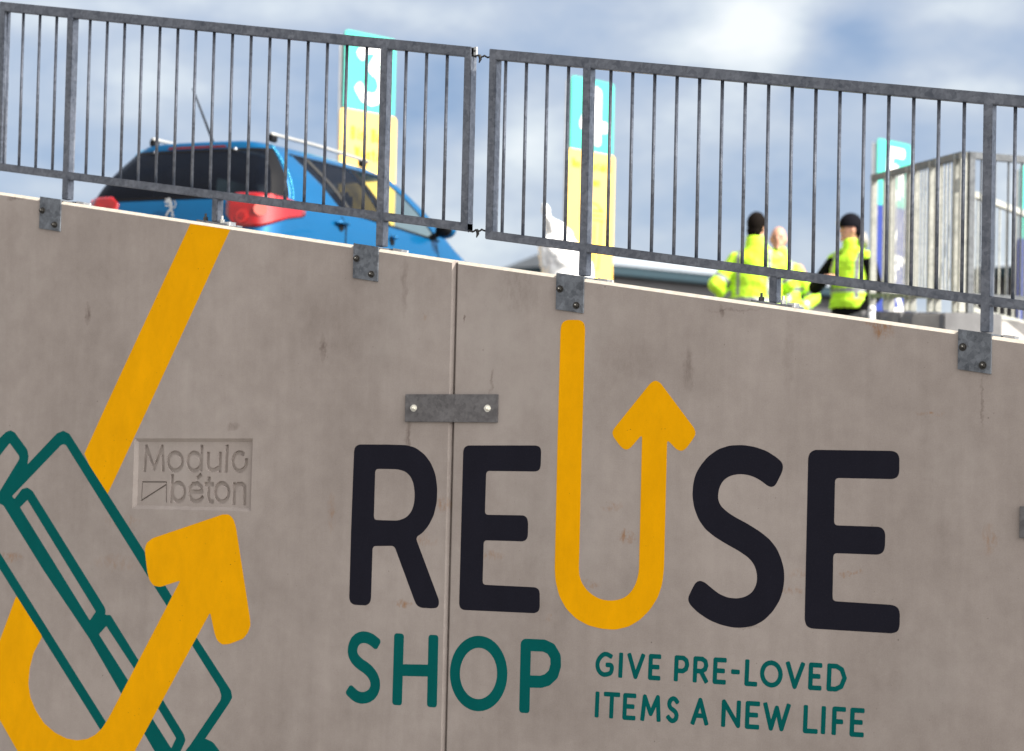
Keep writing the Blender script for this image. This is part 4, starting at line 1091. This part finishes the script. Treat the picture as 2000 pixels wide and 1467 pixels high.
# stepped kerb blocks under the long railing
N_ = 5; dq = (Vector((Q1.x, Q1.y)) - Vector((Q0.x, Q0.y))); Lq = dq.length; dq.normalize(); an = math.atan2(dq.y, dq.x)
names = ['nearest the corner post', 'second from the corner post', 'third from the corner post', 'fourth from the corner post', 'furthest from the corner post']
for i in range(N_):
    s0 = -.35 + i * (Lq + .5) / N_; s1 = s0 + (Lq + .5) / N_ - .07; zt_ = lerp(Q0.z, Q1.z, max(0, s0 + .3) / Lq) - 1.20
    c = Vector((Q0.x, Q0.y)) + dq * ((s0 + s1) / 2)
    o = MB().box((0, 0, (zt_ - DK) / 2), (s1 - s0, .42, zt_ - DK)).build('kerb_block', M['block_concrete'], None, loc=(c.x, c.y, DK), bevel=.012)
    o.rotation_euler = (0, 0, an)
    tag(o, 'grey concrete kerb block under the long far railing, ' + names[i], 'concrete block', 'stepped concrete blocks under the far railing')
K0 = atD(1846, 612, 18.3); dk = Vector((math.cos(va - R(46)), math.sin(va - R(46))))
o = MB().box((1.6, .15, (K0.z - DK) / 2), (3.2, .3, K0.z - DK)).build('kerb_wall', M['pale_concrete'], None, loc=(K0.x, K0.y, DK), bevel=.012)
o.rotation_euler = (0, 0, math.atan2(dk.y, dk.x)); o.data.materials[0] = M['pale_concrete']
tag(o, 'low bright sunlit concrete wall behind the right bracket', 'concrete wall')
b0 = atD(1703, 597, 20)
bo = MB().cyl((0, 0, 0), (0, 0, b0.z - DK - .03), .026, n=16).sph((0, 0, b0.z - DK - .03), .032, u=14, v=8).build('marker_post', M['sign_white'], None, loc=(b0.x, b0.y, DK), smooth=True)
tag(bo, 'thin white post beside the kerb blocks', 'post')

# ------------------------------------------------------------------ sheds far behind
M['shed_teal'] = plain('dark_teal_fascia', (.003, .025, .038), .5)
M['shed_roof'] = plain('pale_roof_sheet', (.34, .38, .42), .45, var=.06)
def cladding(name, col):
    m, t, b = nt(name); L = t.links
    tc = N(t, 'ShaderNodeTexCoord'); w = N(t, 'ShaderNodeTexWave', Scale=5., Distortion=.0); w.bands_direction = 'Z'
    L.new(tc.outputs['Object'], w.inputs['Vector']); r = ramp(t, w.outputs[0], [(.2, tuple(c * .7 for c in col)), (.8, col)])
    L.new(r.outputs[0], b.inputs['Base Color']); b.inputs['Roughness'].default_value = .6; return m
M['cladding'] = cladding('grey_cladding', (.10, .10, .105))
M['dark_clad'] = cladding('charcoal_cladding', (.05, .05, .055))
def shed(a, b, depth, zt, label, wall, gable=.35):
    a = Vector((a.x, a.y)); b = Vector((b.x, b.y)); L_ = (b - a).length; an = math.atan2((b - a).y, (b - a).x)
    o = empty('shed', (a.x, a.y, 0), an)
    MB().box((L_ / 2, depth / 2 + .2, (zt - .28) / 2 + .002), (L_, depth, zt - .28)).build('wall', wall, o)
    MB().box((L_ / 2, depth / 2 + .1, zt - .15), (L_ + .5, depth + .5, .22)).build('fascia', M['shed_teal'], o)
    MB().prism([(-.3, -.2, zt - .04), (-.3, depth + .5, zt - .04), (-.3, depth / 2, zt + gable)], (L_ + .6, 0, 0)).build('roof', M['shed_roof'], o)
    for k in range(5):
        MB().box((L_ * (k + .5) / 5, .16, 1.9), (2.6, .08, 3.4)).build('door', M['dark_clad'], o)
    return tag(o, label, 'building', 'industrial sheds beyond the deck')
A0 = atD(1165, 512, 60); A1 = atD(1745, 568, 67)
shed(Vector((A0.x, A0.y, 0)), Vector((A1.x, A1.y, 0)), 2.6, A0.z, 'long low grey shed with dark teal fascia and pale roof behind the workers', M['cladding'], .35)
B0 = atD(1880, 523, 60); B1 = atD(2300, 470, 56)
shed(Vector((B0.x, B0.y, 0)), Vector((B1.x, B1.y, 0)), 9, B0.z, 'dark shed beyond the far railings at the right edge', M['dark_clad'], .6)

# ------------------------------------------------------------------ sky, sun, camera
SUN_EL = R(42); SUN_AZ = R(1.2)        # azimuth from +X, a touch behind the wall's face
sd = Vector((math.cos(SUN_EL) * math.cos(SUN_AZ), math.cos(SUN_EL) * math.sin(SUN_AZ), math.sin(SUN_EL)))
wd = bpy.data.worlds.new('World'); scn.world = wd; wd.use_nodes = True
t = wd.node_tree; L = t.links; bg = t.nodes['Background']
sky = N(t, 'ShaderNodeTexSky'); sky.sky_type = 'NISHITA'; sky.sun_disc = False; sky.sun_elevation = SUN_EL
sky.sun_rotation = math.atan2(sd.x, sd.y); sky.air_density = 1.; sky.dust_density = .6
bg.inputs[1].default_value = .10
tc = N(t, 'ShaderNodeTexCoord')
def wmath(op, a, b=None, c=None):
    n = t.nodes.new('ShaderNodeMath'); n.operation = op
    for i, v in enumerate((a, b, c)):
        if v is None: continue
        if isinstance(v, (int, float)): n.inputs[i].default_value = v
        else: L.new(v, n.inputs[i])
    return n.outputs[0]
def wnoise(scale, detail, rough, sc=(1, 1, 2.0), loc=(0, 0, 0), dist=.0):
    mp = N(t, 'ShaderNodeMapping'); mp.inputs['Scale'].default_value = sc; mp.inputs['Location'].default_value = loc
    L.new(tc.outputs['Generated'], mp.inputs[0])
    n = N(t, 'ShaderNodeTexNoise', Scale=scale, Detail=detail, Roughness=rough, Distortion=dist); L.new(mp.outputs[0], n.inputs['Vector']); return n.outputs[0]
big = wnoise(7., 7., .55, loc=(3.1, 1.7, .4)); det = wnoise(26., 8., .6, loc=(.3, .9, 2.))
val = wmath('MULTIPLY_ADD', det, .35, wmath('MULTIPLY', big, .65))
def blob(px, py, hw, hh, amp, acc):
    d = ray(px, py).normalized(); rx = (ray(px + hw, py).normalized() - d); ry = (ray(px, py - hh).normalized() - d)
    def dotn(v, k):
        n = N(t, 'ShaderNodeVectorMath', operation='DOT_PRODUCT'); n.inputs[1].default_value = v / v.length_squared
        s = N(t, 'ShaderNodeVectorMath', operation='SUBTRACT'); L.new(tc.outputs['Generated'], s.inputs[0]); s.inputs[1].default_value = d
        L.new(s.outputs[0], n.inputs[0]); return n.outputs['Value']
    a = dotn(rx, 0); b = dotn(ry, 0)
    r2 = wmath('ADD', wmath('MULTIPLY', a, a), wmath('MULTIPLY', b, b))
    g = wmath('POWER', 2.718, wmath('MULTIPLY', r2, -1.))
    return wmath('MULTIPLY_ADD', g, amp, acc)
for bb in [(1480, 60, 120, 90, 0.270), (1330, 90, 130, 40, 0.135), (1900, 180, 200, 50, 0.135), (1670, 70, 90, 80, -0.216), (1250, 150, 120, 40, -0.108), (1040, 260, 90, 120, 0.149),
           (650, 10, 350, 50, 0.189), (60, 30, 150, 60, 0.135), (300, 150, 120, 60, 0.108), (600, 230, 250, 60, -0.081), (1450, 330, 300, 120, -0.068), (150, 300, 200, 60, -0.095), (1300, 480, 500, 60, 0.068), (100, 370, 150, 25, 0.068), (1900, 20, 150, 40, 0.162), (900, 60, 150, 40, 0.108), (1980, 330, 60, 120, 0.068), (850, 200, 100, 80, -0.081)]:
    val = blob(*bb, val)
cr = ramp(t, val, [(.28, (1.25, 1.9, 3.1)), (.42, (2.15, 2.65, 3.6)), (.54, (2.95, 3.3, 3.95)), (.64, (4.1, 4.4, 4.7)), (.78, (5.6, 5.7, 5.7))])
mx = t.nodes.new('ShaderNodeMix'); mx.data_type = 'RGBA'; mx.inputs[0].default_value = .86
sxw = N(t, 'ShaderNodeSeparateXYZ'); L.new(tc.outputs['Generated'], sxw.inputs[0])
back = wmath('MULTIPLY', wmath('MINIMUM', wmath('MAXIMUM', wmath('MULTIPLY_ADD', sxw.outputs[1], -1.6, .25), 0), 1), 1.)   # added unseen cloud bank behind the camera, whitens the light on the wall
bk = t.nodes.new('ShaderNodeMix'); bk.data_type = 'RGBA'; L.new(back, bk.inputs[0]); L.new(cr.outputs[0], bk.inputs[6]); bk.inputs[7].default_value = (3.25, 3.0, 2.8, 1)
dv = N(t, 'ShaderNodeVectorMath', operation='DOT_PRODUCT'); L.new(tc.outputs['Generated'], dv.inputs[0]); dv.inputs[1].default_value = (.97, -.08, .25)
au = wmath('POWER', wmath('MAXIMUM', dv.outputs['Value'], 0), 4.)                # added out-of-view sky glow on the sun's side, brightens right-facing faces
ak = t.nodes.new('ShaderNodeMix'); ak.data_type = 'RGBA'; L.new(au, ak.inputs[0]); L.new(bk.outputs[2], ak.inputs[6]); ak.inputs[7].default_value = (34, 33, 32, 1)
L.new(sky.outputs[0], mx.inputs[6]); L.new(ak.outputs[2], mx.inputs[7]); L.new(mx.outputs[2], bg.inputs[0])

sl = bpy.data.lights.new('sun', 'SUN'); sl.energy = 5.0; sl.angle = R(.5); sl.color = (1, .94, .84)
so = bpy.data.objects.new('sun', sl); COL.objects.link(so)
so.rotation_euler = (-sd).to_track_quat('-Z', 'Y').to_euler(); so.location = (30, 0, 30)

cd = bpy.data.cameras.new('camera'); cam = bpy.data.objects.new('camera', cd); COL.objects.link(cam)
# camera axes in world: right, up, back
rt = Vector((AX.x, AY.x, AZ.x)); up = -Vector((AX.y, AY.y, AZ.y)); fw = Vector((AX.z, AY.z, AZ.z))
mw = Matrix(((rt.x, up.x, -fw.x, CAM.x), (rt.y, up.y, -fw.y, CAM.y), (rt.z, up.z, -fw.z, CAM.z), (0, 0, 0, 1)))
cam.matrix_world = mw
cd.sensor_fit = 'HORIZONTAL'; cd.sensor_width = 36; cd.lens = F / 2000 * 36; cd.clip_end = 3000; cd.clip_start = .1
cd.shift_x = 0; cd.shift_y = 0
cd.dof.use_dof = True; cd.dof.focus_distance = 11.3; cd.dof.aperture_fstop = 2.7
scn.camera = cam
scn.view_settings.view_transform = 'Standard'; scn.view_settings.look = 'None'; scn.view_settings.exposure = .90; scn.view_settings.gamma = 1
scn.render.engine = 'CYCLES'
